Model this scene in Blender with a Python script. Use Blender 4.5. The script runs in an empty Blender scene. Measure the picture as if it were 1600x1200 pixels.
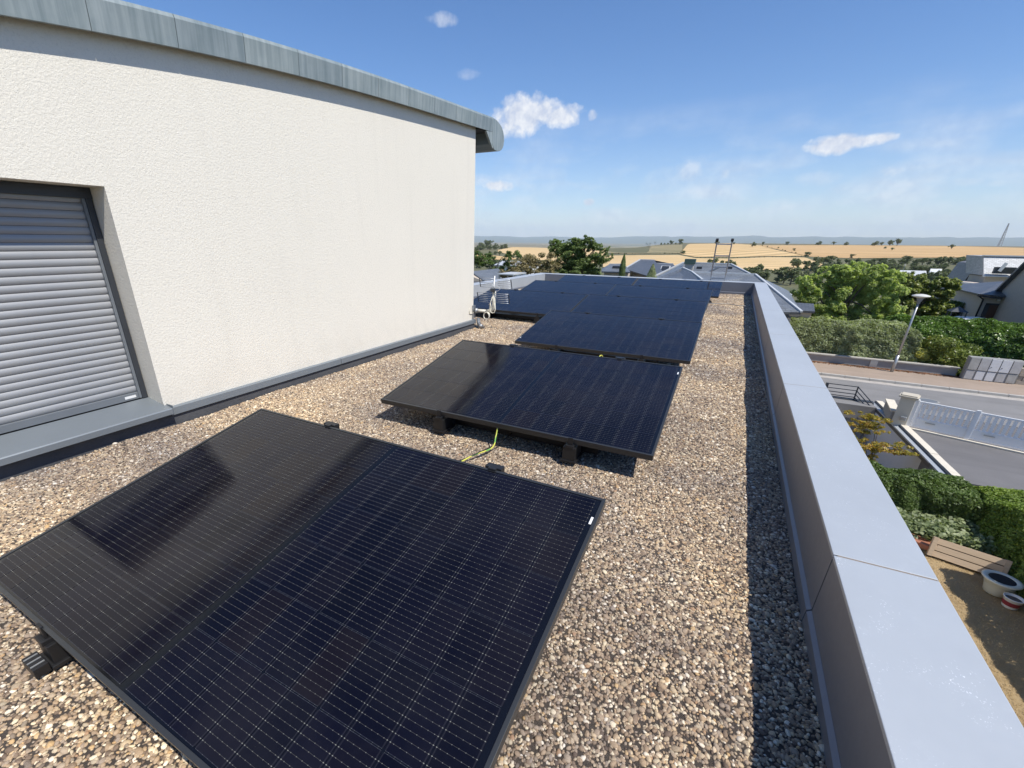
import bpy, bmesh, math, random
import numpy as np
from mathutils import Vector, Matrix, noise as mn

random.seed(7); rng = np.random.default_rng(7)
sc = bpy.context.scene
COL = sc.collection
R = math.radians

# ------------------------------------------------------------------ camera
CAM_H = 1.134
F_PX, CX, CY = 703.213, 729.935, 674.58          # measured for the 1600 x 1200 photograph
_p, _y, _r = R(23.158), R(-29.196), R(.528)
FW = Vector((math.sin(_y) * math.cos(_p), math.cos(_y) * math.cos(_p), -math.sin(_p)))
_r0 = FW.cross(Vector((0, 0, 1))).normalized(); _u0 = _r0.cross(FW)
RT = _r0 * math.cos(_r) + _u0 * math.sin(_r)
UP = -_r0 * math.sin(_r) + _u0 * math.cos(_r)
cam = bpy.data.cameras.new('camera'); camo = bpy.data.objects.new('camera', cam); COL.objects.link(camo)
camo.matrix_world = Matrix(((RT.x, UP.x, -FW.x, 0), (RT.y, UP.y, -FW.y, 0), (RT.z, UP.z, -FW.z, CAM_H), (0, 0, 0, 1)))
cam.sensor_width = 36; cam.lens = F_PX / 1600 * 36
cam.shift_x = (800 - CX) / 1600; cam.shift_y = (CY - 600) / 1600
cam.clip_start = .02; cam.clip_end = 120000
sc.camera = camo

def ray(px, py):
    return RT * ((px - CX) / F_PX) - UP * ((py - CY) / F_PX) + FW
def on(px, py, X=None, Y=None, Z=None):
    """measured point: where the sight line of a photograph pixel meets a plane of the place"""
    d = ray(px, py)
    t = X / d.x if X is not None else Y / d.y if Y is not None else (Z - CAM_H) / d.z
    return Vector((d.x * t, d.y * t, CAM_H + d.z * t))

# ------------------------------------------------------------------ world, sun, exposure
SUN_EL, SUN_AZ = R(57.5), R(-17)        # azimuth from +X
sund = Vector((math.cos(SUN_EL) * math.cos(SUN_AZ), math.cos(SUN_EL) * math.sin(SUN_AZ), math.sin(SUN_EL)))
w = bpy.data.worlds.new('World'); sc.world = w; w.use_nodes = True
nt = w.node_tree; N = nt.nodes; L = nt.links
for n in list(N): N.remove(n)
def wn(t, **k):
    n = N.new(t)
    for a, b in k.items(): setattr(n, a, b)
    return n
def wmath(op, a, b=None, c=None, clamp=False):
    n = wn('ShaderNodeMath', operation=op, use_clamp=clamp)
    for i, v in enumerate((a, b, c)):
        if v is None: continue
        if isinstance(v, (int, float)): n.inputs[i].default_value = v
        else: L.new(v, n.inputs[i])
    return n.outputs[0]
sky = wn('ShaderNodeTexSky', sky_type='NISHITA', sun_disc=False)
sky.sun_elevation = SUN_EL; sky.sun_rotation = math.atan2(sund.x, sund.y)
sky.air_density = 1.0; sky.dust_density = .25; sky.ozone_density = 3.6; sky.altitude = 300
hs = wn('ShaderNodeHueSaturation'); hs.inputs['Saturation'].default_value = 1.18
tint = wn('ShaderNodeMix', data_type='RGBA', blend_type='MULTIPLY'); tint.inputs[0].default_value = 1; tint.inputs[7].default_value = (.98, .97, 1.06, 1)
L.new(sky.outputs[0], tint.inputs[6]); L.new(tint.outputs[2], hs.inputs['Color'])
tc = wn('ShaderNodeTexCoord')
nz = wn('ShaderNodeTexNoise'); nz.inputs['Scale'].default_value = 16; nz.inputs['Detail'].default_value = 7; nz.inputs['Roughness'].default_value = .58
L.new(tc.outputs['Generated'], nz.inputs['Vector'])
nz2 = wn('ShaderNodeTexNoise'); nz2.inputs['Scale'].default_value = 40; nz2.inputs['Detail'].default_value = 5; nz2.inputs['Roughness'].default_value = .6
L.new(tc.outputs['Generated'], nz2.inputs['Vector'])
ncen = wmath('SUBTRACT', nz.outputs['Fac'], .5); ncen2 = wmath('SUBTRACT', nz2.outputs['Fac'], .5)
total = None
# px, py, half width, half height, solidity: the cumulus and the scraps seen over the plain
CL = [(815,182,44,26,1.0),(868,182,42,15,1.0),(838,176,46,16,1.05),(926,182,9,8,.75),(690,31,22,9,.55),(733,116,16,7,.3),
      (1305,226,46,15,1.05),(1345,222,40,12,1.05),(1375,216,28,9,.95),(1290,229,40,10,.9),(779,290,23,8,1.0),(921,316,8,5,.8),
      (1075,268,22,16,.5),(1134,270,12,9,.5),(1040,285,42,22,.3),(1130,300,70,24,.26),(1400,267,34,12,.5),
      (1280,280,34,13,.3),(1320,297,30,11,.32),(1440,282,40,12,.36),(1510,283,34,9,.36),(1575,284,34,9,.36),
      (911,351,14,4,.5),(985,352,40,3,.45),(1078,351,15,5,.6),(1125,353,12,4,.35),(830,352,10,3,.3),(850,300,60,20,.14),(1385,300,60,18,.2)]
for (px, py, hw, hh, s) in CL:
    d = ray(px, py).normalized()
    t = Vector((0, 0, 1)).cross(d).normalized(); b = d.cross(t)
    k = (ray(px + 1, py).normalized() - d).length
    def dot(v):
        n = wn('ShaderNodeVectorMath', operation='DOT_PRODUCT'); L.new(tc.outputs['Generated'], n.inputs[0]); n.inputs[1].default_value = v
        return n.outputs['Value']
    a1 = wmath('MULTIPLY', dot(t), 1 / (hw * k)); a2 = wmath('MULTIPLY', dot(b), 1 / (hh * k))
    rr = wmath('ADD', wmath('MULTIPLY', a1, a1), wmath('MULTIPLY', a2, a2))
    m = wmath('SUBTRACT', 1.45, rr)                       # 1 in the middle, 0 on the ellipse
    m = wmath('MULTIPLY_ADD', ncen, 3.6, m)
    m = wmath('MULTIPLY_ADD', ncen2, 2.6, m)
    fr = wmath('GREATER_THAN', dot(d), .5)
    m = wmath('MULTIPLY', m, .45 + .4 * s, clamp=True)
    m = wmath('MULTIPLY', wmath('MULTIPLY', m, fr), min(s, .97))
    total = m if total is None else wmath('MAXIMUM', total, m)
# thin veil of far cloud low over the whole horizon
sep = wn('ShaderNodeSeparateXYZ'); L.new(tc.outputs['Generated'], sep.inputs[0])
mp = wn('ShaderNodeMapping'); mp.inputs['Scale'].default_value = (1, 1, 3.2); L.new(tc.outputs['Generated'], mp.inputs[0])
nz3 = wn('ShaderNodeTexNoise'); nz3.inputs['Scale'].default_value = 7; nz3.inputs['Detail'].default_value = 6; L.new(mp.outputs[0], nz3.inputs['Vector'])
veil = wn('ShaderNodeMapRange'); L.new(nz3.outputs['Fac'], veil.inputs[0]); veil.inputs[1].default_value = .44; veil.inputs[2].default_value = .68; veil.inputs[3].default_value = .04; veil.inputs[4].default_value = .55
lo = wn('ShaderNodeMapRange'); L.new(sep.outputs[2], lo.inputs[0]); lo.inputs[1].default_value = .22; lo.inputs[2].default_value = .10; lo.inputs[3].default_value = 0; lo.inputs[4].default_value = 1
total = wmath('MAXIMUM', total, wmath('MULTIPLY', veil.outputs[0], lo.outputs[0]))
ccol = wn('ShaderNodeMix', data_type='RGBA'); shf = wn('ShaderNodeMapRange'); L.new(nz2.outputs['Fac'], shf.inputs[0]); shf.inputs[1].default_value = .38; shf.inputs[2].default_value = .6
L.new(shf.outputs[0], ccol.inputs[0]); ccol.inputs[6].default_value = (4.7, 5.1, 6.1, 1); ccol.inputs[7].default_value = (6.7, 6.85, 7.2, 1)
mixc = wn('ShaderNodeMix', data_type='RGBA'); L.new(total, mixc.inputs[0]); L.new(hs.outputs[0], mixc.inputs[6]); L.new(ccol.outputs[2], mixc.inputs[7])
bg = wn('ShaderNodeBackground'); bg.inputs[1].default_value = .128; L.new(mixc.outputs[2], bg.inputs[0])
wo = wn('ShaderNodeOutputWorld'); L.new(bg.outputs[0], wo.inputs[0])

sl = bpy.data.lights.new('sun', 'SUN'); sl.energy = 4.95; sl.angle = R(.53); sl.color = (1, .955, .88)
so = bpy.data.objects.new('sun', sl); COL.objects.link(so); so.rotation_euler = sund.to_track_quat('Z', 'Y').to_euler(); so.location = (20, -5, 40)
sc.view_settings.view_transform = 'Standard'; sc.view_settings.look = 'None'
sc.view_settings.exposure = 0.12; sc.view_settings.gamma = 1; sc.view_settings.use_curve_mapping = False
sc.render.engine = 'CYCLES'
cy = sc.cycles; cy.max_bounces = 8; cy.diffuse_bounces = 4; cy.glossy_bounces = 4; cy.transparent_max_bounces = 8; cy.volume_bounces = 2
cy.use_denoising = True; cy.caustics_reflective = False; cy.caustics_refractive = False; cy.sample_clamp_indirect = 6

# ------------------------------------------------------------------ materials
class Mt:
    def __init__(s, name, base=(.5, .5, .5), rough=.6, metal=0.0, spec=.5):
        s.m = bpy.data.materials.new(name); s.m.use_nodes = True
        s.nt = s.m.node_tree; s.N = s.nt.nodes; s.L = s.nt.links
        s.b = s.N['Principled BSDF']
        s.b.inputs['Base Color'].default_value = (*base, 1); s.b.inputs['Roughness'].default_value = rough
        s.b.inputs['Metallic'].default_value = metal; s.b.inputs['Specular IOR Level'].default_value = spec
    def n(s, t, ins=None, **k):
        n = s.N.new(t)
        for a, b in k.items(): setattr(n, a, b)
        for a, v in (ins or {}).items():
            if hasattr(v, 'is_linked') or isinstance(v, bpy.types.NodeSocket): s.L.new(v, n.inputs[a])
            else: n.inputs[a].default_value = v
        return n
    def co(s, kind='Object', scale=None):
        o = s.n('ShaderNodeTexCoord').outputs[kind]
        if scale: o = s.n('ShaderNodeMapping', {0: o, 3: scale}).outputs[0]
        return o
    def noise(s, vec, scale, detail=4, rough=.55):
        return s.n('ShaderNodeTexNoise', {'Vector': vec, 'Scale': scale, 'Detail': detail, 'Roughness': rough}).outputs['Fac']
    def ramp(s, fac, stops):
        r = s.n('ShaderNodeValToRGB', {0: fac}); e = r.color_ramp.elements
        while len(e) < len(stops): e.new(.5)
        for i, (p, c) in enumerate(stops):
            e[i].position = p; e[i].color = (*c, 1)
        return r.outputs[0]
    def math(s, op, a, b=0.0, c=0.0, clamp=False):
        n = s.N.new('ShaderNodeMath'); n.operation = op; n.use_clamp = clamp
        for i, v in enumerate((a, b, c)):
            if isinstance(v, (int, float)): n.inputs[i].default_value = v
            else: s.L.new(v, n.inputs[i])
        return n.outputs[0]
    def mix(s, f, a, b, mode='MIX'):
        n = s.N.new('ShaderNodeMix'); n.data_type = 'RGBA'; n.blend_type = mode
        for i, v in ((0, f), (6, a), (7, b)):
            if isinstance(v, (int, float)): n.inputs[i].default_value = v
            elif isinstance(v, tuple): n.inputs[i].default_value = (*v, 1)
            else: s.L.new(v, n.inputs[i])
        return n.outputs[2]
    def col(s, c): s.L.new(c, s.b.inputs['Base Color'])
    def bump(s, h, strength=.5, dist=.01, normal=None):
        n = s.n('ShaderNodeBump', {'Height': h, 'Strength': strength, 'Distance': dist})
        if normal is not None: s.L.new(normal, n.inputs['Normal'])
        s.L.new(n.outputs[0], s.b.inputs['Normal']); return n.outputs[0]
def plain(name, c, rough=.6, metal=0., var=.12, scale=8, bump=0.):
    M = Mt(name, c, rough, metal); v = M.co(); nz = M.noise(v, scale, 5)
    M.col(M.mix(nz, tuple(x * (1 - var) for x in c), tuple(min(1, x * (1 + var)) for x in c)))
    if bump: M.bump(M.noise(v, scale * 6, 4), bump, .01)
    return M.m

# roughcast render
def stucco(name, c, s=1.0, bmp=.85):
    M = Mt(name, c, .9); v = M.co()
    v1 = M.n('ShaderNodeTexVoronoi', {'Vector': M.mix(.12, v, M.n('ShaderNodeTexNoise', {'Vector': v, 'Scale': 30 * s}).outputs['Color'], 'ADD'), 'Scale': 62 * s, 'Smoothness': 1.0}, feature='SMOOTH_F1').outputs['Distance']
    n1 = M.noise(v, 55 * s, 4, .6); n2 = M.noise(v, 170 * s, 3, .6)
    h = M.math('ADD', M.math('MULTIPLY', v1, .45), M.math('ADD', M.math('MULTIPLY', n1, .9), M.math('MULTIPLY', n2, .25)))
    M.bump(h, bmp, .007)
    big = M.noise(v, 1.1, 4)
    base = M.mix(big, tuple(x * .95 for x in c), tuple(min(1, x * 1.03) for x in c))
    st = M.noise(M.co(scale=(1, 5, .35)), 1.6, 5, .6)
    base = M.mix(M.math('MULTIPLY', M.n('ShaderNodeMapRange', {0: st, 1: .52, 2: .8}).outputs[0], .35), base, tuple(x * .86 for x in c))
    sepz = M.n('ShaderNodeSeparateXYZ', {0: v}).outputs[2]
    spl = M.math('MULTIPLY', M.n('ShaderNodeMapRange', {0: sepz, 1: .42, 2: .10}).outputs[0], M.n('ShaderNodeMapRange', {0: M.noise(v, 6, 5, .65), 1: .35, 2: .7}).outputs[0])
    base = M.mix(M.math('MULTIPLY', spl, .4), base, tuple(x * .72 for x in c))
    pit = M.n('ShaderNodeMapRange', {0: h, 1: .45, 2: .75}).outputs[0]
    M.col(M.mix(pit, tuple(x * .86 for x in c), base)); return M.m
m_stucco = stucco('cream_roughcast', (.81, .762, .655), 1.45, .45)
# zinc of the roof edge: streaks down, patches
def zinc():
    M = Mt('weathered_zinc', (.3, .34, .34), .5, .0); v = M.co(scale=(1, 22, 1.2)); v2 = M.co(scale=(1, 3, 2.5))
    s = M.noise(v, 1.3, 6, .65); p = M.noise(v2, 1.6, 5, .6)
    c1 = M.mix(M.n('ShaderNodeMapRange', {0: s, 1: .40, 2: .66}).outputs[0], (.17, .215, .225), (.36, .405, .41))
    c2 = M.mix(M.n('ShaderNodeMapRange', {0: p, 1: .35, 2: .7}).outputs[0], (.20, .245, .255), (.33, .37, .37))
    ri = M.n('ShaderNodeObjectInfo').outputs['Random']
    c = M.mix(.5, c1, c2); c = M.mix(1.0, c, M.ramp(ri, [(0, (.88, .9, .92)), (1, (1.1, 1.09, 1.06))]), 'MULTIPLY')
    M.col(c); M.bump(M.noise(v2, 3, 3), .15, .01); return M.m
m_zinc = zinc()
def alu(name, c, rough=.36, spots=0.0):
    M = Mt(name, c, rough, .25); v = M.co()
    big = M.noise(v, 1.4, 5, .6); fine = M.noise(v, 40, 4, .7)
    cc = M.mix(M.n('ShaderNodeMapRange', {0: big, 1: .3, 2: .7}).outputs[0], tuple(x * .93 for x in c), tuple(x * 1.04 for x in c))
    if spots:                                     # pale chalky droppings / scratches scattered along the coping
        v2 = M.co(scale=(1.6, .8, 1)); sp = M.n('ShaderNodeTexVoronoi', {'Vector': M.mix(.05, v2, M.n('ShaderNodeTexNoise', {'Vector': v, 'Scale': 60}).outputs['Color'], 'ADD'), 'Scale': 95.0}).outputs['Distance']
        a = M.n('ShaderNodeMapRange', {0: sp, 1: .26, 2: .12}).outputs[0]
        g = M.n('ShaderNodeMapRange', {0: M.noise(v, 5.5, 4, .7), 1: .52, 2: .62}).outputs[0]
        cc = M.mix(M.math('MULTIPLY', M.math('MULTIPLY', a, g), .8), cc, (.85, .86, .88))
        d = M.n('ShaderNodeMapRange', {0: M.noise(v, 9, 6, .75), 1: .58, 2: .78}).outputs[0]
        cc = M.mix(M.math('MULTIPLY', d, .35), cc, tuple(x * 1.2 for x in c))
    M.col(cc); M.L.new(M.n('ShaderNodeMapRange', {0: fine, 3: rough - .05, 4: rough + .12}).outputs[0], M.b.inputs['Roughness'])
    M.bump(M.noise(v, 2.2, 3), .12, .02); return M.m
m_coping = alu('grey_coated_aluminium', (.46, .487, .505), .45, 1)
m_skirt_shaded = alu('grey_coat_shaded', (.19, .205, .235), .42)  # coping metal darkened: the shade of the inner faces is in the colour
m_trim = alu('slate_grey_trim', (.20, .225, .245), .4)
m_anth = plain('anthracite_metal', (.045, .05, .058), .45, .2)
m_guide = plain('grey_guide_rail', (.17, .185, .2), .45, .1)
m_slat = alu('silver_slat', (.34, .345, .35), .45)
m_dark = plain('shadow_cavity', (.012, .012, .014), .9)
m_bit = plain('bitumen_upstand', (.075, .077, .082), .85, 0, .35, 5, .5)
m_sealant = plain('joint_sealant', (.26, .22, .18), .8, 0, .3, 60, .6)
m_black = plain('black_plastic', (.012, .012, .013), .45, 0, .2)
m_frame = Mt('black_anodised', (.05, .053, .055), .36, .4).m
m_white = plain('white_plastic', (.78, .78, .76), .4, 0, .05)
m_galv = plain('galvanised_steel', (.42, .43, .43), .42, .7, .15, 14)
m_ygc = None

def cell_mat():
    M = Mt('solar_cell_under_glass', (.004, .0045, .013), .085)
    o = M.co('Object'); s = M.n('ShaderNodeSeparateXYZ', {0: o}); x, y = s.outputs[0], s.outputs[1]
    ri = M.n('ShaderNodeObjectInfo').outputs['Random']
    base = M.ramp(ri, [(0, (.0030, .0030, .0070)), (.5, (.0042, .0040, .0095)), (.85, (.0056, .0048, .0088)), (1, (.0078, .0058, .0082))])
    P = .0181
    f = M.math('ABSOLUTE', M.math('SUBTRACT', M.math('FRACT', M.math('ADD', M.math('DIVIDE', y, P), .5 )), .5))   # 0 on the wire
    wire = M.math('LESS_THAN', f, .00033 / P)
    near = M.math('LESS_THAN', f, .0009 / P)
    Q = .0165
    g = M.math('ABSOLUTE', M.math('SUBTRACT', M.math('FRACT', M.math('ADD', M.math('DIVIDE', x, Q), .5)), .5))
    dot = M.math('MULTIPLY', near, M.math('LESS_THAN', g, .0008 / Q))
    ax = M.math('ABSOLUTE', x)
    pad = M.math('MULTIPLY', near, M.math('MULTIPLY', M.math('GREATER_THAN', ax, .0405), M.math('LESS_THAN', ax, .043)))
    strip = M.math('MULTIPLY', M.math('GREATER_THAN', M.math('ABSOLUTE', x), .0400), M.math('LESS_THAN', M.math('ABSOLUTE', x), .0432))
    base = M.mix(M.math('MULTIPLY', strip, .35), base, (.03, .03, .035))
    c = M.mix(wire, base, (.055, .053, .048))
    c = M.mix(M.math('MULTIPLY', dot, .33), c, (.40, .40, .34))
    c = M.mix(M.math('MULTIPLY', pad, .42), c, (.45, .45, .38))
    ed = M.math('MULTIPLY', M.math('GREATER_THAN', M.math('ABSOLUTE', y), .0892), .3)
    c = M.mix(ed, c, (.05, .055, .075))
    du = M.n('ShaderNodeNewGeometry').outputs['Position']
    dust = M.n('ShaderNodeMapRange', {0: M.noise(du, 2.3, 5, .65), 1: .45, 2: .8, 3: 0.0, 4: .018}).outputs[0]
    spk = M.n('ShaderNodeTexVoronoi', {'Vector': du, 'Scale': 85.0}).outputs['Distance']
    spk = M.math('MULTIPLY', M.math('LESS_THAN', spk, .05), M.math('GREATER_THAN', M.noise(du, 4, 3), .6))
    c = M.mix(M.math('ADD', dust, M.math('MULTIPLY', spk, .06)), c, (.6, .57, .5))
    M.col(c)
    M.b.inputs['Coat Weight'].default_value = 0.0
    M.b.inputs['IOR'].default_value = 1.35
    M.L.new(M.n('ShaderNodeMapRange', {0: M.noise(du, 3, 4), 3: .06, 4: .12}).outputs[0], M.b.inputs['Roughness'])
    return M.m
m_cell = cell_mat()
m_back = Mt('black_backsheet_under_glass', (.0045, .0045, .006), .09).m

def pebble_mat():
    M = Mt('river_pebble', (.3, .25, .2), .75)
    oi = M.n('ShaderNodeObjectInfo'); ri = oi.outputs['Random']; loc = oi.outputs['Location']
    c = M.ramp(ri, [(0, (.13, .10, .085)), (.14, (.27, .21, .165)), (.32, (.46, .36, .26)), (.50, (.33, .285, .255)), (.64, (.62, .52, .38)), (.76, (.19, .16, .145)),
                    (.85, (.76, .69, .54)), (.92, (.86, .83, .77)), (.975, (.56, .41, .23)), (1, (.40, .27, .19))])
    patch = M.n('ShaderNodeMapRange', {0: M.noise(loc, .9, 4, .6), 1: .36, 2: .66}).outputs[0]
    c = M.mix(1.0, c, M.mix(patch, (.74, .73, .74), (1.36, 1.24, 1.0)), 'MULTIPLY')
    o = M.co('Object'); c = M.mix(M.n('ShaderNodeMapRange', {0: M.noise(o, 2.2, 5, .7), 1: .35, 2: .7}).outputs[0], M.mix(1.0, c, (.75, .72, .7), 'MULTIPLY'), c)
    M.col(c); M.bump(M.noise(o, 5, 3), .2, .15); return M.m
m_pebble = pebble_mat()

def leaf_mat(name, stops, trans=.35, rough=.5, nscale=1.2):
    M = Mt(name, stops[0][1], rough)
    g = M.n('ShaderNodeNewGeometry'); rnd = g.outputs['Random Per Island']
    nz = M.noise(M.co('Object'), nscale, 4, .6)
    f = M.math('ADD', M.math('MULTIPLY', rnd, .55), M.math('MULTIPLY', M.n('ShaderNodeMapRange', {0: nz, 1: .3, 2: .7}).outputs[0], .45))
    c = M.ramp(f, stops); M.col(c)
    tr = M.n('ShaderNodeBsdfTranslucent', {0: M.mix(1.0, c, (1.25, 1.35, .7), 'MULTIPLY')})
    mx = M.n('ShaderNodeMixShader', {0: trans, 1: M.b.outputs[0], 2: tr.outputs[0]})
    M.L.new(mx.outputs[0], M.N['Material Output'].inputs[0]); return M.m
m_bark = plain('bark', (.11, .085, .065), .9, 0, .3, 10, .6)

# ------------------------------------------------------------------ mesh helpers
def mk(name, V, Fc, mat=None, parent=None, smooth=False):
    me = bpy.data.meshes.new(name); me.from_pydata([tuple(v) for v in V], [], Fc); me.update()
    if mat: me.materials.append(mat)
    if smooth: me.polygons.foreach_set('use_smooth', [True] * len(me.polygons))
    o = bpy.data.objects.new(name, me); COL.objects.link(o)
    if parent: o.parent = parent
    return o
class MB:
    def __init__(s): s.V = []; s.F = []
    def add(s, V, Fc):
        b = len(s.V); s.V += [tuple(v) for v in V]; s.F += [tuple(i + b for i in f) for f in Fc]; return s
    def box(s, a, b):
        (x0, y0, z0), (x1, y1, z1) = a, b
        x0, x1 = sorted((x0, x1)); y0, y1 = sorted((y0, y1)); z0, z1 = sorted((z0, z1))
        V = [(x, y, z) for x in (x0, x1) for y in (y0, y1) for z in (z0, z1)]
        return s.add(V, [(0, 1, 3, 2), (4, 6, 7, 5), (0, 4, 5, 1), (2, 3, 7, 6), (0, 2, 6, 4), (1, 5, 7, 3)])
    def obox(s, c, u, v, w_):
        """box from a centre and three half-axis vectors"""
        c, u, v, w_ = map(Vector, (c, u, v, w_))
        if u.cross(v).dot(w_) < 0: w_ = -w_
        V = [c + u * a + v * b + w_ * d for a in (-1, 1) for b in (-1, 1) for d in (-1, 1)]
        return s.add(V, [(0, 1, 3, 2), (4, 6, 7, 5), (0, 4, 5, 1), (2, 3, 7, 6), (0, 2, 6, 4), (1, 5, 7, 3)])
    def bar(s, p, q, wd, ht, up=(0, 0, 1)):
        p, q = Vector(p), Vector(q); d = (q - p); t = d.normalized(); up = Vector(up)
        sd = t.cross(up).normalized(); u2 = sd.cross(t)
        return s.obox((p + q) / 2, d / 2, sd * wd / 2, u2 * ht / 2)
    def tube(s, pts, r, n=10, cap=True):
        pts = [Vector(p) for p in pts]; rs = r if isinstance(r, (list, tuple)) else [r] * len(pts)
        b = len(s.V); prev = None
        for i, p in enumerate(pts):
            t = (pts[min(i + 1, len(pts) - 1)] - pts[max(i - 1, 0)]).normalized()
            if prev is None: a = t.orthogonal().normalized()
            else: a = (prev - t * prev.dot(t)).normalized()
            prev = a; c = t.cross(a)
            for k in range(n):
                an = 2 * math.pi * k / n; s.V.append(tuple(p + (a * math.cos(an) + c * math.sin(an)) * rs[i]))
        for i in range(len(pts) - 1):
            for k in range(n):
                s.F.append((b + i * n + k, b + i * n + (k + 1) % n, b + (i + 1) * n + (k + 1) % n, b + (i + 1) * n + k))
        if cap:
            s.F.append(tuple(b + k for k in range(n))[::-1]); s.F.append(tuple(b + (len(pts) - 1) * n + k for k in range(n)))
        return s
    def lathe(s, prof, c=(0, 0, 0), n=24):
        b = len(s.V)
        for (r, z) in prof:
            for k in range(n):
                an = 2 * math.pi * k / n; s.V.append((c[0] + r * math.cos(an), c[1] + r * math.sin(an), c[2] + z))
        for i in range(len(prof) - 1):
            for k in range(n):
                s.F.append((b + i * n + k, b + i * n + (k + 1) % n, b + (i + 1) * n + (k + 1) % n, b + (i + 1) * n + k))
        return s
    def prism(s, poly, axis, a, b_):
        """poly: 2-D outline (counter-clockwise in the plane of the two other axes), extruded along axis from a to b_"""
        n = len(poly)
        def P(q, t):
            return {'x': (t, q[0], q[1]), 'y': (q[0], t, q[1]), 'z': (q[0], q[1], t)}[axis]
        V = [P(q, a) for q in poly] + [P(q, b_) for q in poly]
        return s.add(V, [tuple(range(n)), tuple(range(n, 2 * n))[::-1]] + [(i, i + n, (i + 1) % n + n, (i + 1) % n) for i in range(n)])
    def build(s, name, mat=None, parent=None, smooth=False, bevel=0, fix=True):
        o = mk(name, s.V, s.F, mat, parent, smooth)
        if fix:
            bm = bmesh.new(); bm.from_mesh(o.data); bmesh.ops.recalc_face_normals(bm, faces=bm.faces); bm.to_mesh(o.data); bm.free()
        if bevel:
            m = o.modifiers.new('bevel', 'BEVEL'); m.width = bevel; m.segments = 2; m.limit_method = 'ANGLE'
        return o
def tag(o, label=None, cat=None, group=None, kind=None):
    if label: o['label'] = label
    if cat: o['category'] = cat
    if group: o['group'] = group
    if kind: o['kind'] = kind
    return o
def thing(name, label, cat, loc=(0, 0, 0), rot=(0, 0, 0), group=None):
    o = bpy.data.objects.new(name, None); o.empty_display_size = .2; COL.objects.link(o)
    o.location = loc; o.rotation_euler = rot; tag(o, label, cat, group); return o
def copy_tree(o, parent=None):
    c = o.copy(); COL.objects.link(c); c.parent = parent
    for ch in list(o.children): copy_tree(ch, c)
    return c
def fbm(x, y, s, o=4):
    v = 0; a = 1; t = 0
    for i in range(o):
        v += a * mn.noise(Vector((x * s, y * s, 3.1 * i))); t += a; a *= .5; s *= 2
    return v / t

# ================================================================== LARGE STRUCTURE
# ---- terrain: a polar sheet out to the far hills
def prof(az, r):
    t = min(1, max(0, (az + 16) / 11)); t = t * t * (3 - 2 * t)          # left side low, right side rises to a crest
    left = [(0, -7.7), (24, -7.7), (30, -5.6), (45, -6), (80, -9), (150, -15), (260, -20), (420, -20), (600, -17.5), (900, -12.5), (1300, -30), (2200, -44), (3500, -44), (8000, -60), (15000, -70), (17500, 20), (21000, 120), (26000, 60)]
    right = [(0, -7.7), (24, -7.7), (30, -5.6), (45, -5.8), (80, -8), (150, -14), (240, -18), (330, -18), (480, -13.5), (800, -8.5), (1350, -2.2), (1500, -4), (2500, -60), (5000, -90), (8000, -90), (14000, -60), (16500, 60), (20000, 190), (26000, 100)]
    def it(p):
        for (a, za), (b, zb) in zip(p, p[1:]):
            if r <= b:
                f = (r - a) / (b - a); f = f * f * (3 - 2 * f) * .35 + f * .65
                return za + (zb - za) * f
        return p[-1][1]
    z = it(left) * (1 - t) + it(right) * t
    return z
def terrain(x, y):
    r = math.hypot(x, y); az = math.degrees(math.atan2(x, y))
    z = prof(az, r)
    k = min(1, max(0, (r - 120) / 400))
    z += k * 1.6 * fbm(x, y, .004, 3) * min(1, 2600 / max(r, 1))
    if r > 12000: z += 90 * fbm(az * 1.3, r / 6000, .35, 4) * min(1, (r - 12000) / 5000) 
    return z
def hit(px, py, lift=0):
    """where the sight line of a pixel meets the terrain"""
    d = ray(px, py); t = 20.0; pz = None
    while t < 40000:
        x, y, z = d.x * t, d.y * t, CAM_H + d.z * t
        g = terrain(x, y)
        if z < g:
            lo_, hi_ = t / 1.02, t
            for _ in range(18):
                m_ = (lo_ + hi_) / 2
                if CAM_H + d.z * m_ < terrain(d.x * m_, d.y * m_): hi_ = m_
                else: lo_ = m_
            return Vector((d.x * hi_, d.y * hi_, terrain(d.x * hi_, d.y * hi_) + lift))
        t *= 1.02
    return Vector((d.x * t, d.y * t, 0))
azs = sorted(set([round(-60 + i * .75, 3) for i in range(161)] + [60 + i * 8 for i in range(31)]))   # degrees
rs_ = [0, 12, 20, 24, 27, 30, 35, 45, 60, 80, 110, 150, 200, 250, 300, 360, 420, 500, 600, 700, 800, 900, 1000, 1100, 1200, 1300, 1400, 1500, 1800, 2200, 2700, 3300, 4200, 5500, 7000, 9000, 11000, 13000, 14500, 16000, 17500, 19000, 21000, 24000]
V = []; Fc = []
for a in azs:
    for r in rs_:
        x, y = math.sin(R(a)) * r, math.cos(R(a)) * r; V.append((x, y, terrain(x, y)))
n = len(rs_)
for i in range(len(azs)):
    j = (i + 1) % len(azs)
    for k in range(n - 1):
        Fc.append((i * n + k, i * n + k + 1, j * n + k + 1, j * n + k))
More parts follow.
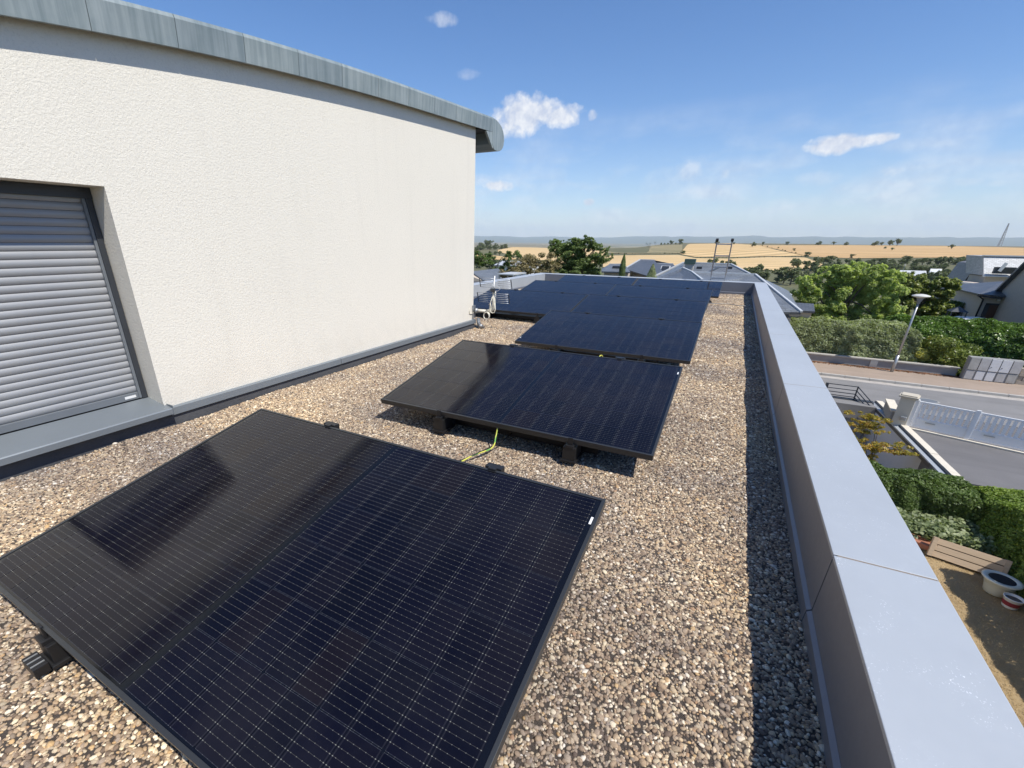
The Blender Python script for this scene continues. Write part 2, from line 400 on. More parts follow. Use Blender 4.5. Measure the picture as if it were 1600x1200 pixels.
def ground_mat():
    M = Mt('countryside', (.2, .17, .09), .95); v = M.co()
    vv = M.n('ShaderNodeTexVoronoi', {'Vector': M.mix(.6, v, M.n('ShaderNodeTexNoise', {'Vector': v, 'Scale': .002}).outputs['Color'], 'ADD'), 'Scale': .0022}, feature='F1')
    pat = M.n('ShaderNodeSeparateColor', {0: vv.outputs['Color']}).outputs[0]
    fld = M.ramp(pat, [(0, (.075, .085, .035)), (.3, (.21, .16, .085)), (.5, (.10, .105, .045)), (.62, (.27, .21, .11)), (.8, (.13, .12, .06)), (1, (.18, .15, .08))])
    near = M.mix(M.noise(v, .05, 5), (.05, .07, .025), (.17, .15, .07))
    d = M.n('ShaderNodeVectorMath', {0: v}, operation='LENGTH').outputs['Value']
    far = M.n('ShaderNodeMapRange', {0: d, 1: 500.0, 2: 1500.0}).outputs[0]
    c = M.mix(far, near, fld)
    hills = M.n('ShaderNodeMapRange', {0: d, 1: 11000.0, 2: 14500.0}).outputs[0]
    c = M.mix(hills, c, (.06, .075, .04))
    M.col(M.mix(1.0, c, M.mix(M.noise(v, .3, 4), (.85, .85, .85), (1.12, 1.12, 1.12)), 'MULTIPLY')); return M.m
tag(mk('ground', V, Fc, ground_mat(), smooth=True), kind='structure')

# ---- fields: stubble and wheat sheets draped on the terrain
def field_mat(name, c1, c2, rows=0.0, ang=0.0, amp=.25):
    M = Mt(name, c1, .95); v = M.co()
    c = M.mix(M.n('ShaderNodeMapRange', {0: M.noise(v, .012, 5, .6), 1: .35, 2: .65}).outputs[0], c1, c2)
    if rows:
        mpn = M.n('ShaderNodeMapping', {0: v, 2: (0, 0, ang)}).outputs[0]
        wv = M.n('ShaderNodeTexWave', {'Vector': mpn, 'Scale': .314 / rows, 'Distortion': 2.2, 'Detail': 2.0, 'Detail Scale': .02}, wave_type='BANDS').outputs['Fac']
        c = M.mix(M.math('MULTIPLY', wv, amp), c, tuple(x * .62 for x in c1))
    c = M.mix(1.0, c, M.mix(M.noise(v, .2, 5, .7), (.88, .88, .88), (1.1, 1.1, 1.1)), 'MULTIPLY')
    M.col(c); return M.m
def field(name, label, far_px, near_px, mat, lift=.35, nr=14, step=4):
    """far and near edge given as polylines of photograph pixels with common ends"""
    def ev(pl, x):
        for (a, ya), (b, yb) in zip(pl, pl[1:]):
            if x <= b: return ya + (yb - ya) * (x - a) / max(b - a, 1e-6)
        return pl[-1][1]
    x0, x1 = far_px[0][0], far_px[-1][0]; cols = []
    m_ = max(2, int((x1 - x0) / step))
    for i in range(m_ + 1):
        x = x0 + (x1 - x0) * i / m_
        A = hit(x, ev(far_px, x)); B = hit(x, ev(near_px, x)); col = []
        for k in range(nr + 1):
            P = B.lerp(A, k / nr); col.append((P.x, P.y, terrain(P.x, P.y) + lift))
        cols.append(col)
    V = [p for c in cols for p in c]; q = nr + 1
    Fc = [(i * q + k, (i + 1) * q + k, (i + 1) * q + k + 1, i * q + k + 1) for i in range(m_) for k in range(nr)]
    o = mk(name, V, Fc, mat, smooth=True); return tag(o, label, None, None, 'structure')
mf1 = field_mat('stubble_gold', (.62, .42, .18), (.70, .49, .235), 24, .35, .75)
mf2 = field_mat('wheat_tan', (.50, .315, .13), (.58, .38, .17), 70, 1.5, .3)
mf3 = field_mat('stubble_pale', (.62, .435, .20), (.70, .50, .255), 18, 1.3, .55)
mf4 = field_mat('fallow_green', (.22, .20, .09), (.42, .32, .17), 60, 1.35, .8)
mf5 = field_mat('far_grey_green', (.11, .11, .06), (.2, .17, .1))
field('field', 'wide tan wheat field under the right horizon', [(1185,383.5),(1300,383.3),(1400,383.8),(1500,385),(1600,387.5)], [(1185,383.8),(1215,390),(1265,401.5),(1330,404),(1400,403.5),(1480,403),(1540,402),(1600,400)], mf2)
field('field', 'pale gold stubble field with mowing lines below the ladder top', [(1062,397),(1075,381.5),(1140,380.4),(1185,383.6),(1215,391.5),(1258,400.5)], [(1062,397.5),(1085,402),(1140,402.5),(1200,401),(1240,400.8),(1258,401)], mf1, .5)
field('field', 'lower gold stubble field behind the grey roofs', [(942,400),(1000,399.2),(1060,399),(1086,404),(1140,404.8),(1200,402.5),(1258,403),(1292,416)], [(942,418),(1000,424),(1060,424),(1100,424),(1170,422),(1220,424),(1260,421),(1292,417)], mf3, .45)
field('field', 'striped green and straw fallow strip', [(946,387),(985,385),(1030,383.8),(1066,383)], [(946,396),(985,396.8),(1030,397),(1066,396)], mf4, .5)
field('field', 'rounded gold field left of the walnut tree', [(778,391),(800,386.5),(830,387),(880,388.5),(946,389)], [(778,394),(800,399),(830,405),(880,412),(946,412)], mf3, .45)
field('field', 'low gold field patch beside the white wall', [(722,398),(745,398),(775,400),(812,404)], [(722,408),(745,407.5),(775,406.5),(812,405.5)], mf1, .45)

# ---- own roof deck
def gz(x, y): return .022 * fbm(x, y, 1.1, 3) + .012 * fbm(x, y, 4.5, 2)
PX_IN, PX_OUT, PZ = .432, .667, .264        # parapet on the right: inner face, outer face, top
YF_IN, YF_OUT = 12.72, 12.96                # far parapet
XL_IN, XL_OUT = -4.64, -4.88                # parapet on the left
WX, WY = -3.05, 5.60                        # rendered wall plane and its corner
tag(MB().box((-9, -4, -.5), (.55, YF_IN + .1, -.055)).build('roof_deck', m_bit), kind='structure')
tag(MB().box((-9, -4, -7.8), (.60, YF_OUT - .03, -.52)).build('ground_floor_walls', m_stucco), 'cream rendered storey of our house under the gravel roof', 'house')
# gravel: bed + scattered pebbles as one stuff object
def in_roof(x, y):
    return x < PX_IN - .012 and y < YF_IN - .01 and (y > WY + .02 and x > XL_IN or x > WX + .035)
gx0, gx1, gy0, gy1, st = -4.64, .42, -1.4, 12.71, .07
nx, ny = int((gx1 - gx0) / st), int((gy1 - gy0) / st)
V = []; Fc = []; ids = {}
for i in range(nx + 1):
    for j in range(ny + 1):
        x, y = gx0 + (gx1 - gx0) * i / nx, gy0 + (gy1 - gy0) * j / ny
        ids[i, j] = len(V); V.append((x, y, gz(x, y) - .012))
for i in range(nx):
    for j in range(ny):
        x, y = gx0 + (gx1 - gx0) * (i + .5) / nx, gy0 + (gy1 - gy0) * (j + .5) / ny
        if in_roof(x, y): Fc.append((ids[i, j], ids[i + 1, j], ids[i + 1, j + 1], ids[i, j + 1]))
m_bed = plain('gravel_bed', (.10, .08, .065), .95, 0, .5, 70, 1.0)
gravel = mk('gravel', V, Fc, m_bed); gravel.data.materials.append(m_pebble)
tag(gravel, 'loose beige and brown river pebbles covering the flat roof', 'gravel', None, 'stuff')
def gravel_nodes():
    g = bpy.data.node_groups.new('gravel_scatter', 'GeometryNodeTree')
    g.interface.new_socket('Geometry', in_out='INPUT', socket_type='NodeSocketGeometry')
    g.interface.new_socket('Geometry', in_out='OUTPUT', socket_type='NodeSocketGeometry')
    nn, ll = g.nodes, g.links
    def A(t, **k):
        n_ = nn.new(t)
        for a, b in k.items(): setattr(n_, a, b)
        return n_
    gi, go = A('NodeGroupInput'), A('NodeGroupOutput')
    joins = A('GeometryNodeGeometryToInstance')
    rr = random.Random(5)
    for k in range(10):
        ic = A('GeometryNodeMeshIcoSphere'); ic.inputs['Subdivisions'].default_value = 2; ic.inputs['Radius'].default_value = 1
        nzt = A('ShaderNodeTexNoise', noise_dimensions='4D'); nzt.inputs['W'].default_value = k * 3.7; nzt.inputs['Scale'].default_value = .75; nzt.inputs['Detail'].default_value = 1.5
        pos = A('GeometryNodeInputPosition'); ll.new(pos.outputs[0], nzt.inputs['Vector'])
        sub = A('ShaderNodeVectorMath', operation='SUBTRACT'); ll.new(nzt.outputs['Color'], sub.inputs[0]); sub.inputs[1].default_value = (.5, .5, .5)
        scl = A('ShaderNodeVectorMath', operation='SCALE'); ll.new(sub.outputs[0], scl.inputs[0]); scl.inputs['Scale'].default_value = 1.0
        sp = A('GeometryNodeSetPosition'); ll.new(ic.outputs[0], sp.inputs[0]); ll.new(scl.outputs[0], sp.inputs['Offset'])
        tr = A('GeometryNodeTransform'); ll.new(sp.outputs[0], tr.inputs[0]); tr.inputs['Scale'].default_value = (rr.uniform(.95, 1.3), rr.uniform(.75, 1.0), rr.uniform(.5, .8))
        ss = A('GeometryNodeSetShadeSmooth'); ll.new(tr.outputs[0], ss.inputs[0])
        sm = A('GeometryNodeSetMaterial'); ll.new(ss.outputs[0], sm.inputs[0]); sm.inputs['Material'].default_value = m_pebble
        ll.new(sm.outputs[0], joins.inputs[0])
    last = A('GeometryNodeJoinGeometry'); 
    pos_ = A('GeometryNodeInputPosition'); sx_ = A('ShaderNodeSeparateXYZ'); ll.new(pos_.outputs[0], sx_.inputs[0])
    grow = A('ShaderNodeMapRange'); ll.new(sx_.outputs[1], grow.inputs[0]); grow.inputs[1].default_value = 2.2; grow.inputs[2].default_value = 7.5; grow.inputs[3].default_value = 1.0; grow.inputs[4].default_value = 1.75
    for (dens, s0, s1, dz, seed) in ((13500, .0030, .0050, .001, 1), (6000, .0046, .0076, .004, 2), (520, .0076, .0115, .007, 3)):
        dp = A('GeometryNodeDistributePointsOnFaces'); ll.new(gi.outputs[0], dp.inputs[0]); 
        pw = A('ShaderNodeMath', operation='POWER'); ll.new(grow.outputs[0], pw.inputs[0]); pw.inputs[1].default_value = -2.0
        dm_ = A('ShaderNodeMath', operation='MULTIPLY'); ll.new(pw.outputs[0], dm_.inputs[0]); dm_.inputs[1].default_value = dens; ll.new(dm_.outputs[0], dp.inputs['Density']); dp.inputs['Seed'].default_value = seed
        ip = A('GeometryNodeInstanceOnPoints'); ll.new(dp.outputs[0], ip.inputs['Points']); ll.new(joins.outputs[0], ip.inputs['Instance'])
        ip.inputs['Pick Instance'].default_value = True
        ri = A('FunctionNodeRandomValue', data_type='INT'); ri.inputs['Min'].default_value = 0
        for s_ in ri.inputs:
            if s_.name == 'Max' and s_.type == 'INT': s_.default_value = 9
            if s_.name == 'Seed': s_.default_value = seed + 20
        ll.new([o for o in ri.outputs if o.type == 'INT'][0], ip.inputs['Instance Index'])
        rv = A('FunctionNodeRandomValue', data_type='FLOAT_VECTOR'); rv.inputs[0].default_value = (-.45, -.45, 0); rv.inputs[1].default_value = (.45, .45, 6.283)
        for s_ in rv.inputs:
            if s_.name == 'Seed': s_.default_value = seed + 40
        e2r = A('FunctionNodeEulerToRotation'); ll.new(rv.outputs[0], e2r.inputs[0]); ll.new(e2r.outputs[0], ip.inputs['Rotation'])
        rf = A('FunctionNodeRandomValue', data_type='FLOAT')
        fl = [s_ for s_ in rf.inputs if s_.type == 'VALUE']; fl[0].default_value = s0; fl[1].default_value = s1
        for s_ in rf.inputs:
            if s_.name == 'Seed': s_.default_value = seed + 60
        gm = A('ShaderNodeMath', operation='MULTIPLY'); ll.new([o for o in rf.outputs if o.type == 'VALUE'][0], gm.inputs[0]); ll.new(grow.outputs[0], gm.inputs[1]); ll.new(gm.outputs[0], ip.inputs['Scale'])
        tr = A('GeometryNodeTranslateInstances'); ll.new(ip.outputs[0], tr.inputs[0]); tr.inputs['Translation'].default_value = (0, 0, dz)
        ll.new(tr.outputs[0], last.inputs[0])
    ll.new(gi.outputs[0], last.inputs[0]); ll.new(last.outputs[0], go.inputs[0])
    return g
gravel.modifiers.new('scatter', 'NODES').node_group = gravel_nodes()

# ---- parapets: folded metal copings on a skirt
def parapet(label, axis, a_in, a_out, joints, skirt_mat=None, lip=True, z0=-7.7):
    """axis 'y': runs along y with inner face at x=a_in; axis 'x' the same with x and y swapped"""
    t = thing('parapet', label, 'parapet', (0, 0, 0))
    s = 1 if a_out > a_in else -1
    def P(u, v, z): return (u, v, z) if axis == 'y' else (v, u, z)
    def seg(prof_, v0, v1, name, mat, bevel=0):
        V = [P(u, v0, z) for u, z in prof_] + [P(u, v1, z) for u, z in prof_]; n = len(prof_)
        Fc = [tuple(range(n)), tuple(range(n, 2 * n))[::-1]] + [(i, i + n, (i + 1) % n + n, (i + 1) % n) for i in range(n)]
        return MB().add(V, Fc).build(name, mat, t, bevel=bevel)
    th = .004; g = .0035
    for v0, v1 in zip(joints, joints[1:]):
        v0 += g; v1 -= g
        # coping cap: slopes a touch to the inside, drips folded down on both sides
        cap = [(a_in - s * .002, PZ - .0), (a_out, PZ + .004), (a_out + s * .006, PZ - .006), (a_out + s * .006, PZ - .075), (a_out, PZ - .075), (a_out, PZ - .012), (a_in + s * .004, PZ - .012), (a_in - s * .002, PZ - .012)]
        seg(cap, v0, v1, 'coping', m_coping, .0018)
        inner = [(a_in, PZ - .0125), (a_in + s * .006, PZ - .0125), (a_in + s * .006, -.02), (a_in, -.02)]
        seg(inner, v0 + .0005, v1 - .0005, 'inner_skirt', skirt_mat or m_skirt_shaded)
        if lip:
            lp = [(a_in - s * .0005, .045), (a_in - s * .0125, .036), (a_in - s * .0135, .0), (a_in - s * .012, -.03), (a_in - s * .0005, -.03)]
            seg(lp, v0, v1, 'foot_flashing', m_skirt_shaded)
    for v in joints[1:-1]:
        seg([(a_in + s * .008, PZ - .0005), (a_out - s * .002, PZ + .003), (a_out - s * .002, PZ - .02), (a_in + s * .008, PZ - .02)], v - .0046, v + .0046, 'sealant_bead', m_sealant)
        seg([(a_in + s * .002, PZ - .014), (a_in + s * .0058, PZ - .014), (a_in + s * .0058, .0), (a_in + s * .002, .0)], v - .004, v + .004, 'sealant_bead', m_dark)
    core = [(a_in + s * .0075, PZ - .021), (a_out - s * .004, PZ - .021), (a_out - s * .004, z0), (a_in + s * .0075, z0)]
    seg(core, joints[0], joints[-1], 'wall_core', m_stucco)
    return t
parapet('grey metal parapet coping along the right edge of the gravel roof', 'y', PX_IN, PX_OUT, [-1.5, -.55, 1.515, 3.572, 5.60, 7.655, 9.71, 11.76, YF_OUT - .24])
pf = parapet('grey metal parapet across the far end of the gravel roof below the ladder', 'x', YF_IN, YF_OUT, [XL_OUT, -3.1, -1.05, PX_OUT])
parapet('grey metal parapet with sunlit-toned inner face on the left beyond the antenna', 'y', XL_IN, XL_OUT, [5.9, 7.9, 9.95, 12.0, YF_IN - .003], m_coping)  # sunlit inner skirt takes the paler coping colour instead of the shaded grey

# ---- upper storey of the house: rendered wall, fascia, curved zinc roof
house = thing('house', 'cream roughcast upper storey with curved zinc roof edge and closed shutter window', 'house', (WX, 2, 0))
def hobj(mb, name, mat, parent=house, **k):
    o = mb.build(name, mat, None, **k); o.parent = parent; o.matrix_parent_inverse = Matrix.Translation((-WX, -2, 0)) if parent is house else Matrix.Identity(4)
    return o
ez = np.polyfit([-2.5, 1.18, 1.53, 1.97, 2.48, 3.27, 4.86, 5.45, 5.92], [1.02, 2.005, 2.063, 2.112, 2.159, 2.229, 2.315, 2.342, 2.366], 3)
def elow(y): return float(np.polyval(ez, y))
WW0, WW1, WZ0, WZ1 = .555, 1.432, .132, 1.379      # window opening
# wall: grid of faces around the opening up to the curved eave
ys = [-2.6, -1.6, WW0] + [WW0 + (WW1 - WW0) * i / 6 for i in range(1, 7)] + [1.8 + .4 * i for i in range(10)] + [WY]
mb = MB()
for y0, y1 in zip(ys, ys[1:]):
    z0a, z1a = elow(y0) + .02, elow(y1) + .02
    if y0 >= WW0 - 1e-6 and y1 <= WW1 + 1e-6:
        mb.add([(WX, y0, WZ1), (WX, y1, WZ1), (WX, y1, z1a), (WX, y0, z0a)], [(0, 1, 2, 3)])
        mb.add([(WX, y0, -.05), (WX, y1, -.05), (WX, y1, WZ0 - .03), (WX, y0, WZ0 - .03)], [(0, 1, 2, 3)])
    else:
        mb.add([(WX, y0, -.05), (WX, y1, -.05), (WX, y1, z1a), (WX, y0, z0a)], [(0, 1, 2, 3)])
RD = .175
mb.add([(WX, WW1, WZ0), (WX - RD, WW1, WZ0), (WX - RD, WW1, WZ1), (WX, WW1, WZ1)], [(0, 1, 2, 3)])
mb.add([(WX, WW0, WZ0), (WX - RD, WW0, WZ0), (WX - RD, WW0, WZ1), (WX, WW0, WZ1)], [(3, 2, 1, 0)])
mb.add([(WX, WW0, WZ1), (WX, WW1, WZ1), (WX - RD, WW1, WZ1), (WX - RD, WW0, WZ1)], [(0, 1, 2, 3)])
mb.add([(WX, WY, -.05), (-8.9, WY, -.05), (-8.9, WY, elow(WY) + .02), (WX, WY, elow(WY) + .02)], [(0, 1, 2, 3)])
mb.add([(-8.9, -2.6, -.05), (-8.9, WY, -.05), (-8.9, WY, 2.3), (-8.9, -2.6, 1.2)], [(0, 1, 2, 3)])
mb.add([(WX, -2.6, -.05), (-8.9, -2.6, -.05), (-8.9, -2.6, 1.2), (WX, -2.6, elow(-2.6))], [(0, 1, 2, 3)])
hobj(mb, 'rendered_wall', m_stucco, fix=False)
# fascia panels, one folded sheet per joint
EX = -2.985
def band(y): return elow(y), elow(y) + .150
jy = [1.533 - .437 * k for k in range(9, 0, -1)] + [1.533 + .4373 * k for k in range(11)]
jy = [y for y in jy if y < 5.75] + [5.915]
for y0, y1 in zip(jy, jy[1:]):
    a, b = y0 + .0018, y1 - .0018
    V = []
    for y in (a, (a + b) / 2, b):
        l, u = band(y)
        V += [(EX, y, l), (EX + .012, y, u - .02), (EX + .004, y, u), (EX - .06, y, u + .012), (EX - .06, y, u - .02), (EX - .012, y, l + .012), (EX - .02, y, l)]
    n = 7; Fc = []
    for i in range(2):
        for k in range(n): Fc.append((i * n + k, i * n + (k + 1) % n, (i + 1) * n + (k + 1) % n, (i + 1) * n + k))
    Fc += [tuple(range(n)), tuple(range(2 * n, 3 * n))[::-1]]
    hobj(MB().add(V, Fc), 'fascia_panel', m_zinc)
# batten behind fascia joints so no gap shows through, soffit strip and roof skin
mb = MB(); mr = MB(); ms = MB(); yy = [-2.6 + i * .5 for i in range(17)] + [5.9]
for y0, y1 in zip(yy, yy[1:]):
    for mbx, xa, xb, o0, o1 in ((mb, EX - .011, EX - .03, .013, .128), ):
        mbx.add([(x, y, elow(y) + o) for y in (y0, y1) for x, o in ((xa, o0), (xa, o1), (xb, o1), (xb, o0))], [(0, 1, 5, 4), (1, 2, 6, 5), (2, 3, 7, 6), (3, 0, 4, 7)])
    mr.add([(x, y, elow(y) + .163 + dz_) for y in (y0, y1) for x, dz_ in ((EX - .05, 0), (-9.0, .02))] + [(x, y, elow(y) + .10) for y in (y0, y1) for x in (EX - .05, -9.0)], [(0, 2, 3, 1), (4, 5, 7, 6), (0, 4, 6, 2)])
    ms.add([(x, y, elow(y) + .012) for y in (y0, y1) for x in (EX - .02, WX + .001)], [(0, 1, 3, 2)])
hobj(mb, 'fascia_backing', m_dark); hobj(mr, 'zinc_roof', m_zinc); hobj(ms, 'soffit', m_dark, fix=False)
# rounded nose of the roof beyond the corner
nose = [(5.918, 2.366 + .150), (6.02, 2.508), (6.10, 2.49), (6.175, 2.462), (6.225, 2.42), (6.255, 2.37), (6.262, 2.315), (6.245, 2.26), (6.20, 2.215), (6.14, 2.19), (6.07, 2.18), (5.985, 2.181), (5.96, 2.20), (5.918, 2.24)]
hobj(MB().prism(nose, 'x', EX + .002, -8.9), 'roof_nose', m_zinc, bevel=.003)
hobj(MB().prism([(5.755, 2.352), (5.9165, 2.3635), (5.9165, 2.24), (5.958, 2.196), (5.93, 2.196)], 'x', EX - .001, EX - .03), 'fascia_gusset', m_zinc)
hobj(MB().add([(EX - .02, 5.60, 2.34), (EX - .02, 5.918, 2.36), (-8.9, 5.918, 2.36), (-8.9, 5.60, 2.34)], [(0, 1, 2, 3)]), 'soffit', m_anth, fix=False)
# foot trim of the render and the bitumen upstand
for a, b in ((WW1 + .02, 3.0), (3.004, WY + .03)):
    hobj(MB().prism([(WX - .004, .112), (WX + .026, .104), (WX + .028, .058), (WX + .024, .058), (WX + .022, .098), (WX - .004, .1)], 'y', a, b), 'base_flashing', m_trim)
hobj(MB().box((WX + .001, -2.6, -.05), (WX + .014, WY + .012, .075)), 'bitumen_upstand', m_bit)
hobj(MB().box((WX - 1.2, WY + .001, -.05), (WX + .012, WY + .014, .10)), 'bitumen_upstand', m_bit)
hobj(MB().prism([(WY - .002, .112), (WY + .028, .104), (WY + .03, .055), (WY + .002, .055)], 'x', WX + .03, WX - 1.2), 'base_flashing', m_trim)
# window sill
hobj(MB().prism([(WX - RD + .008, .158), (WX + .060, .118), (WX + .066, .112), (WX + .066, .078), (WX + .062, .078), (WX + .060, .106), (WX - RD + .008, .145)], 'y', WW0 - .0, WW1 + .015), 'window_sill', m_trim, bevel=.001)
hobj(MB().box((WX - .004, WW1 + .0155, .075), (WX + .067, WW1 + .0195, .135)), 'sill_end', m_trim)
# roller shutter with guides
sx = WX - RD
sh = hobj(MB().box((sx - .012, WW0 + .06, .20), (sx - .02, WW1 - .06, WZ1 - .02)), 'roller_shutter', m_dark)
def sub(mb, name, mat, parent, **k):
    o = mb.build(name, mat, parent, **k); return o
def hchild(mb, name, mat, **k): return sub(mb, name, mat, sh, **k)
SP = .0405; nsl = int((WZ1 - .02 - .205) / SP)
slatp = []
for a in range(9):
    t = a / 8; slatp.append((sx - .010 + .0062 * math.sin(math.pi * min(1, t * 1.02)) ** .8, (t * .96 + .01) * SP))
slat_o = None
for k in range(nsl):
    z = .207 + k * SP
    if slat_o is None:
        p = [(x, z + dz_) for x, dz_ in slatp]; p = p + [(sx - .0115, z + SP * .97), (sx - .0115, z + SP * .01)]
        slat_o = hchild(MB().prism(p, 'y', WW0 + .05, WW1 - .038), 'slat', m_slat); continue
    c = slat_o.copy(); COL.objects.link(c); c.location = (0, 0, SP * k)
hchild(MB().box((sx - .014, WW0 + .05, .163), (sx + .004, WW1 - .036, .206)), 'bottom_bar', m_guide, bevel=.002)
hchild(MB().box((sx - .02, WW1 - .036, .16), (sx + .016, WW1 - .004, WZ1 - .002)), 'guide_rail', m_anth, bevel=.002)
hchild(MB().box((sx - .02, WW1 - .052, .165), (sx + .010, WW1 - .0365, WZ1 - .002)), 'guide_rail', m_guide, bevel=.001)
hchild(MB().box((sx - .02, WW0 + .004, .16), (sx + .016, WW0 + .05, WZ1 - .002)), 'guide_rail', m_anth)
hchild(MB().box((sx - .03, WW0 + .002, WZ1 - .055), (sx + .020, WW1 - .003, WZ1 - .003)), 'shutter_box', m_anth)
hchild(MB().box((sx + .0042, 1.300, .176), (sx + .0052, 1.365, .192)), 'maker_plate', m_white)

# ================================================================== SOLAR PANELS
PW, PD, FH = 1.722, 1.134, .032
def half_cell():
    hx, hy, c = .0446, .0904, .004
    P = [(-hx, -hy + c), (-hx + c, -hy), (hx, -hy), (hx, hy), (-hx + c, hy), (-hx, hy - c)]
    V = [(x, y, 0) for x, y in P] + [(x, y, -.0008) for x, y in P]; n = 6
    me = bpy.data.meshes.new('cell'); me.from_pydata(V, [], [tuple(range(n))] + [(i, i + n, (i + 1) % n + n, (i + 1) % n)[::-1] for i in range(n)]); me.update()
    me.materials.append(m_cell); return me
cell_me = half_cell()
def solar_panel(label, x, y, yaw, tilt, zn, sticker='r', first=None, sup=(-.40, .44), grp='black framed solar panels on the gravel roof'):
    t = thing('solar_panel', label, 'solar panel', (x, y, zn), (tilt, 0, yaw), grp)
    inv = Matrix.Rotation(-tilt, 3, 'X')                  # upright parts are given upright and turned into the tilted frame
    fw_ = .011
    def P(mb, name, mat, **k): return mb.build(name, mat, t, **k)
    mb = MB(); h = PW / 2
    mb.box((-h, 0, -FH), (h, fw_, 0)); mb.box((-h, PD - fw_, -FH), (h, PD, 0)); mb.box((-h, fw_, -FH), (-h + fw_, PD - fw_, 0)); mb.box((h - fw_, fw_, -FH), (h, PD - fw_, 0))
    P(mb, 'frame', m_frame, bevel=.0008)
    P(MB().box((-h + fw_, fw_, -.008), (h - fw_, PD - fw_, -.0024)), 'backsheet', m_back)
    px_, py_ = .0916, .1836; y0 = PD / 2 - 2.5 * py_
    for sgn in (-1, 1):
        for i in range(9):
            for j in range(6):
                c = bpy.data.objects.new('cell', cell_me); COL.objects.link(c); c.parent = t
                c.location = (sgn * (.011 + px_ / 2 + i * px_), y0 + j * py_, -.0018)
                if (i % 2 == 0) == (sgn > 0): c.rotation_euler = (0, 0, math.pi)
    def up(mb):
        mb.V = [tuple(inv @ Vector(v)) for v in mb.V]; return mb
    z0 = -zn + .012
    zf = PD * math.sin(tilt); yf = PD * math.cos(tilt)
    for sx_ in sup:
        lo = MB(); lo.box((sx_ - .035, -.012, z0), (sx_ + .035, .10, -FH - .018)); lo.box((sx_ - .022, -.016, -FH - .02), (sx_ + .022, .03, -FH - .004)); lo.box((sx_ - .014, -.004, -FH - .006), (sx_ + .014, .004, .006)); lo.box((sx_ - .045, -.02, z0), (sx_ + .045, .12, z0 + .012))
        if y < 1: lo.box((sx_ - .038, -.056, z0), (sx_ + .038, -.021, z0 + .032))
        P(up(lo), 'low_support', m_black, bevel=.002)
        stp = MB()
        for q3 in (-.022, .0, .022): stp.box((sx_ + q3 - .0022, -.055, z0 + .0322), (sx_ + q3 + .0022, -.024, z0 + .034))
        if y < 1: P(up(stp), 'rail_strip', m_galv)
        hi = MB(); hi.prism([(yf - .16, z0), (yf + .075, z0), (yf + .03, zf - FH + .0), (yf - .03, zf - FH - .012), (yf - .06, zf - FH - .03)], 'x', sx_ - .03, sx_ + .03)
        hi.box((sx_ - .034, yf + .004, zf - FH), (sx_ + .034, yf + .036, zf + .006)); hi.box((sx_ - .016, yf - .01, zf - .004), (sx_ + .016, yf + .014, zf + .007))
        P(up(hi), 'high_support', m_black, bevel=.002)
        rl = MB(); rl.box((sx_ - .024, .122, z0 - .002), (sx_ + .024, yf - .162, z0 + .054)); rl.box((sx_ - .008, .122, z0 + .054), (sx_ + .008, yf - .162, z0 + .062))
        P(up(rl), 'base_rail', m_anth)
    tr_ = MB(); tr_.box((sup[0] - .12, .16, z0 + .001), (sup[1] + .12, .42, z0 + .05)); tr_.box((sup[0] - .12, .70, z0 + .001), (sup[1] + .12, yf - .2, z0 + .05))
    P(up(tr_), 'ballast_tray', m_black)
    if sticker:
        s = 1 if sticker == 'r' else -1
        yy_ = 1.0 if sticker == 'r' else .10
        P(MB().box((s * (h - .020), yy_, .0002 - .0012), (s * (h - .0125), yy_ + .034, .0008 - .0012)), 'white_sticker', m_white)
    return t
pan = [('nearest solar panel filling the lower left, white sticker near its far right corner', -1.085, .237, .0, 10.5, .136, 'r'),
       ('second solar panel with the green and yellow earth cable under its near edge', -1.035, 2.21, .45, 10.2, .148, 'r'),
       ('third solar panel, single in its row in front of the long double rows', -1.055, 4.465, .45, 9.5, .137, 'l'),
       ('solar panel behind the antenna, left one of the fourth row', -2.855, 6.40, .3, 9.9, .14, None),
       ('right one of the fourth row of solar panels', -1.114, 6.397, .05, 10.05, .142, None),
       ('left one of the fifth row of solar panels', -2.90, 8.60, -.1, 9.9, .136, None),
       ('right one of the fifth row of solar panels', -1.151, 8.49, 0, 9.93, .138, None),
       ('left one of the farthest row of solar panels at the far parapet', -2.822, 10.45, 0, 10.0, .141, None),
       ('right one of the farthest row of solar panels beside the grey parapet face', -1.051, 10.38, 0, 10.0, .143, None)]
for (lb, x, y, ya, ti, zn, stc) in pan: solar_panel(lb, x, y, R(ya), R(ti), zn, stc)

# cables
def curve_tube(name, pts, r, mat, label, cat, n=8, sub=6):
    P = [Vector(p) for p in pts]; out = []
    for i in range(len(P) - 1):
        p0, p1, p2, p3 = P[max(i - 1, 0)], P[i], P[i + 1], P[min(i + 2, len(P) - 1)]
        for k in range(sub):
            t = k / sub; out.append(.5 * ((2 * p1) + (-p0 + p2) * t + (2 * p0 - 5 * p1 + 4 * p2 - p3) * t * t + (-p0 + 3 * p1 - 3 * p2 + p3) * t ** 3))
    out.append(P[-1]); o = MB().tube(out, r, n).build(name, mat, smooth=True)
    if label: tag(o, label, cat)
    return o
def yg():
    M = Mt('green_yellow_sheath', (.5, .5, .05), .5); v = M.co()
    s = M.n('ShaderNodeTexWave', {'Vector': v, 'Scale': 9.0, 'Distortion': 3.0}).outputs['Fac']
    M.col(M.mix(M.math('GREATER_THAN', s, .62), (.62, .60, .10), (.16, .42, .08))); return M.m
m_ygc = yg()
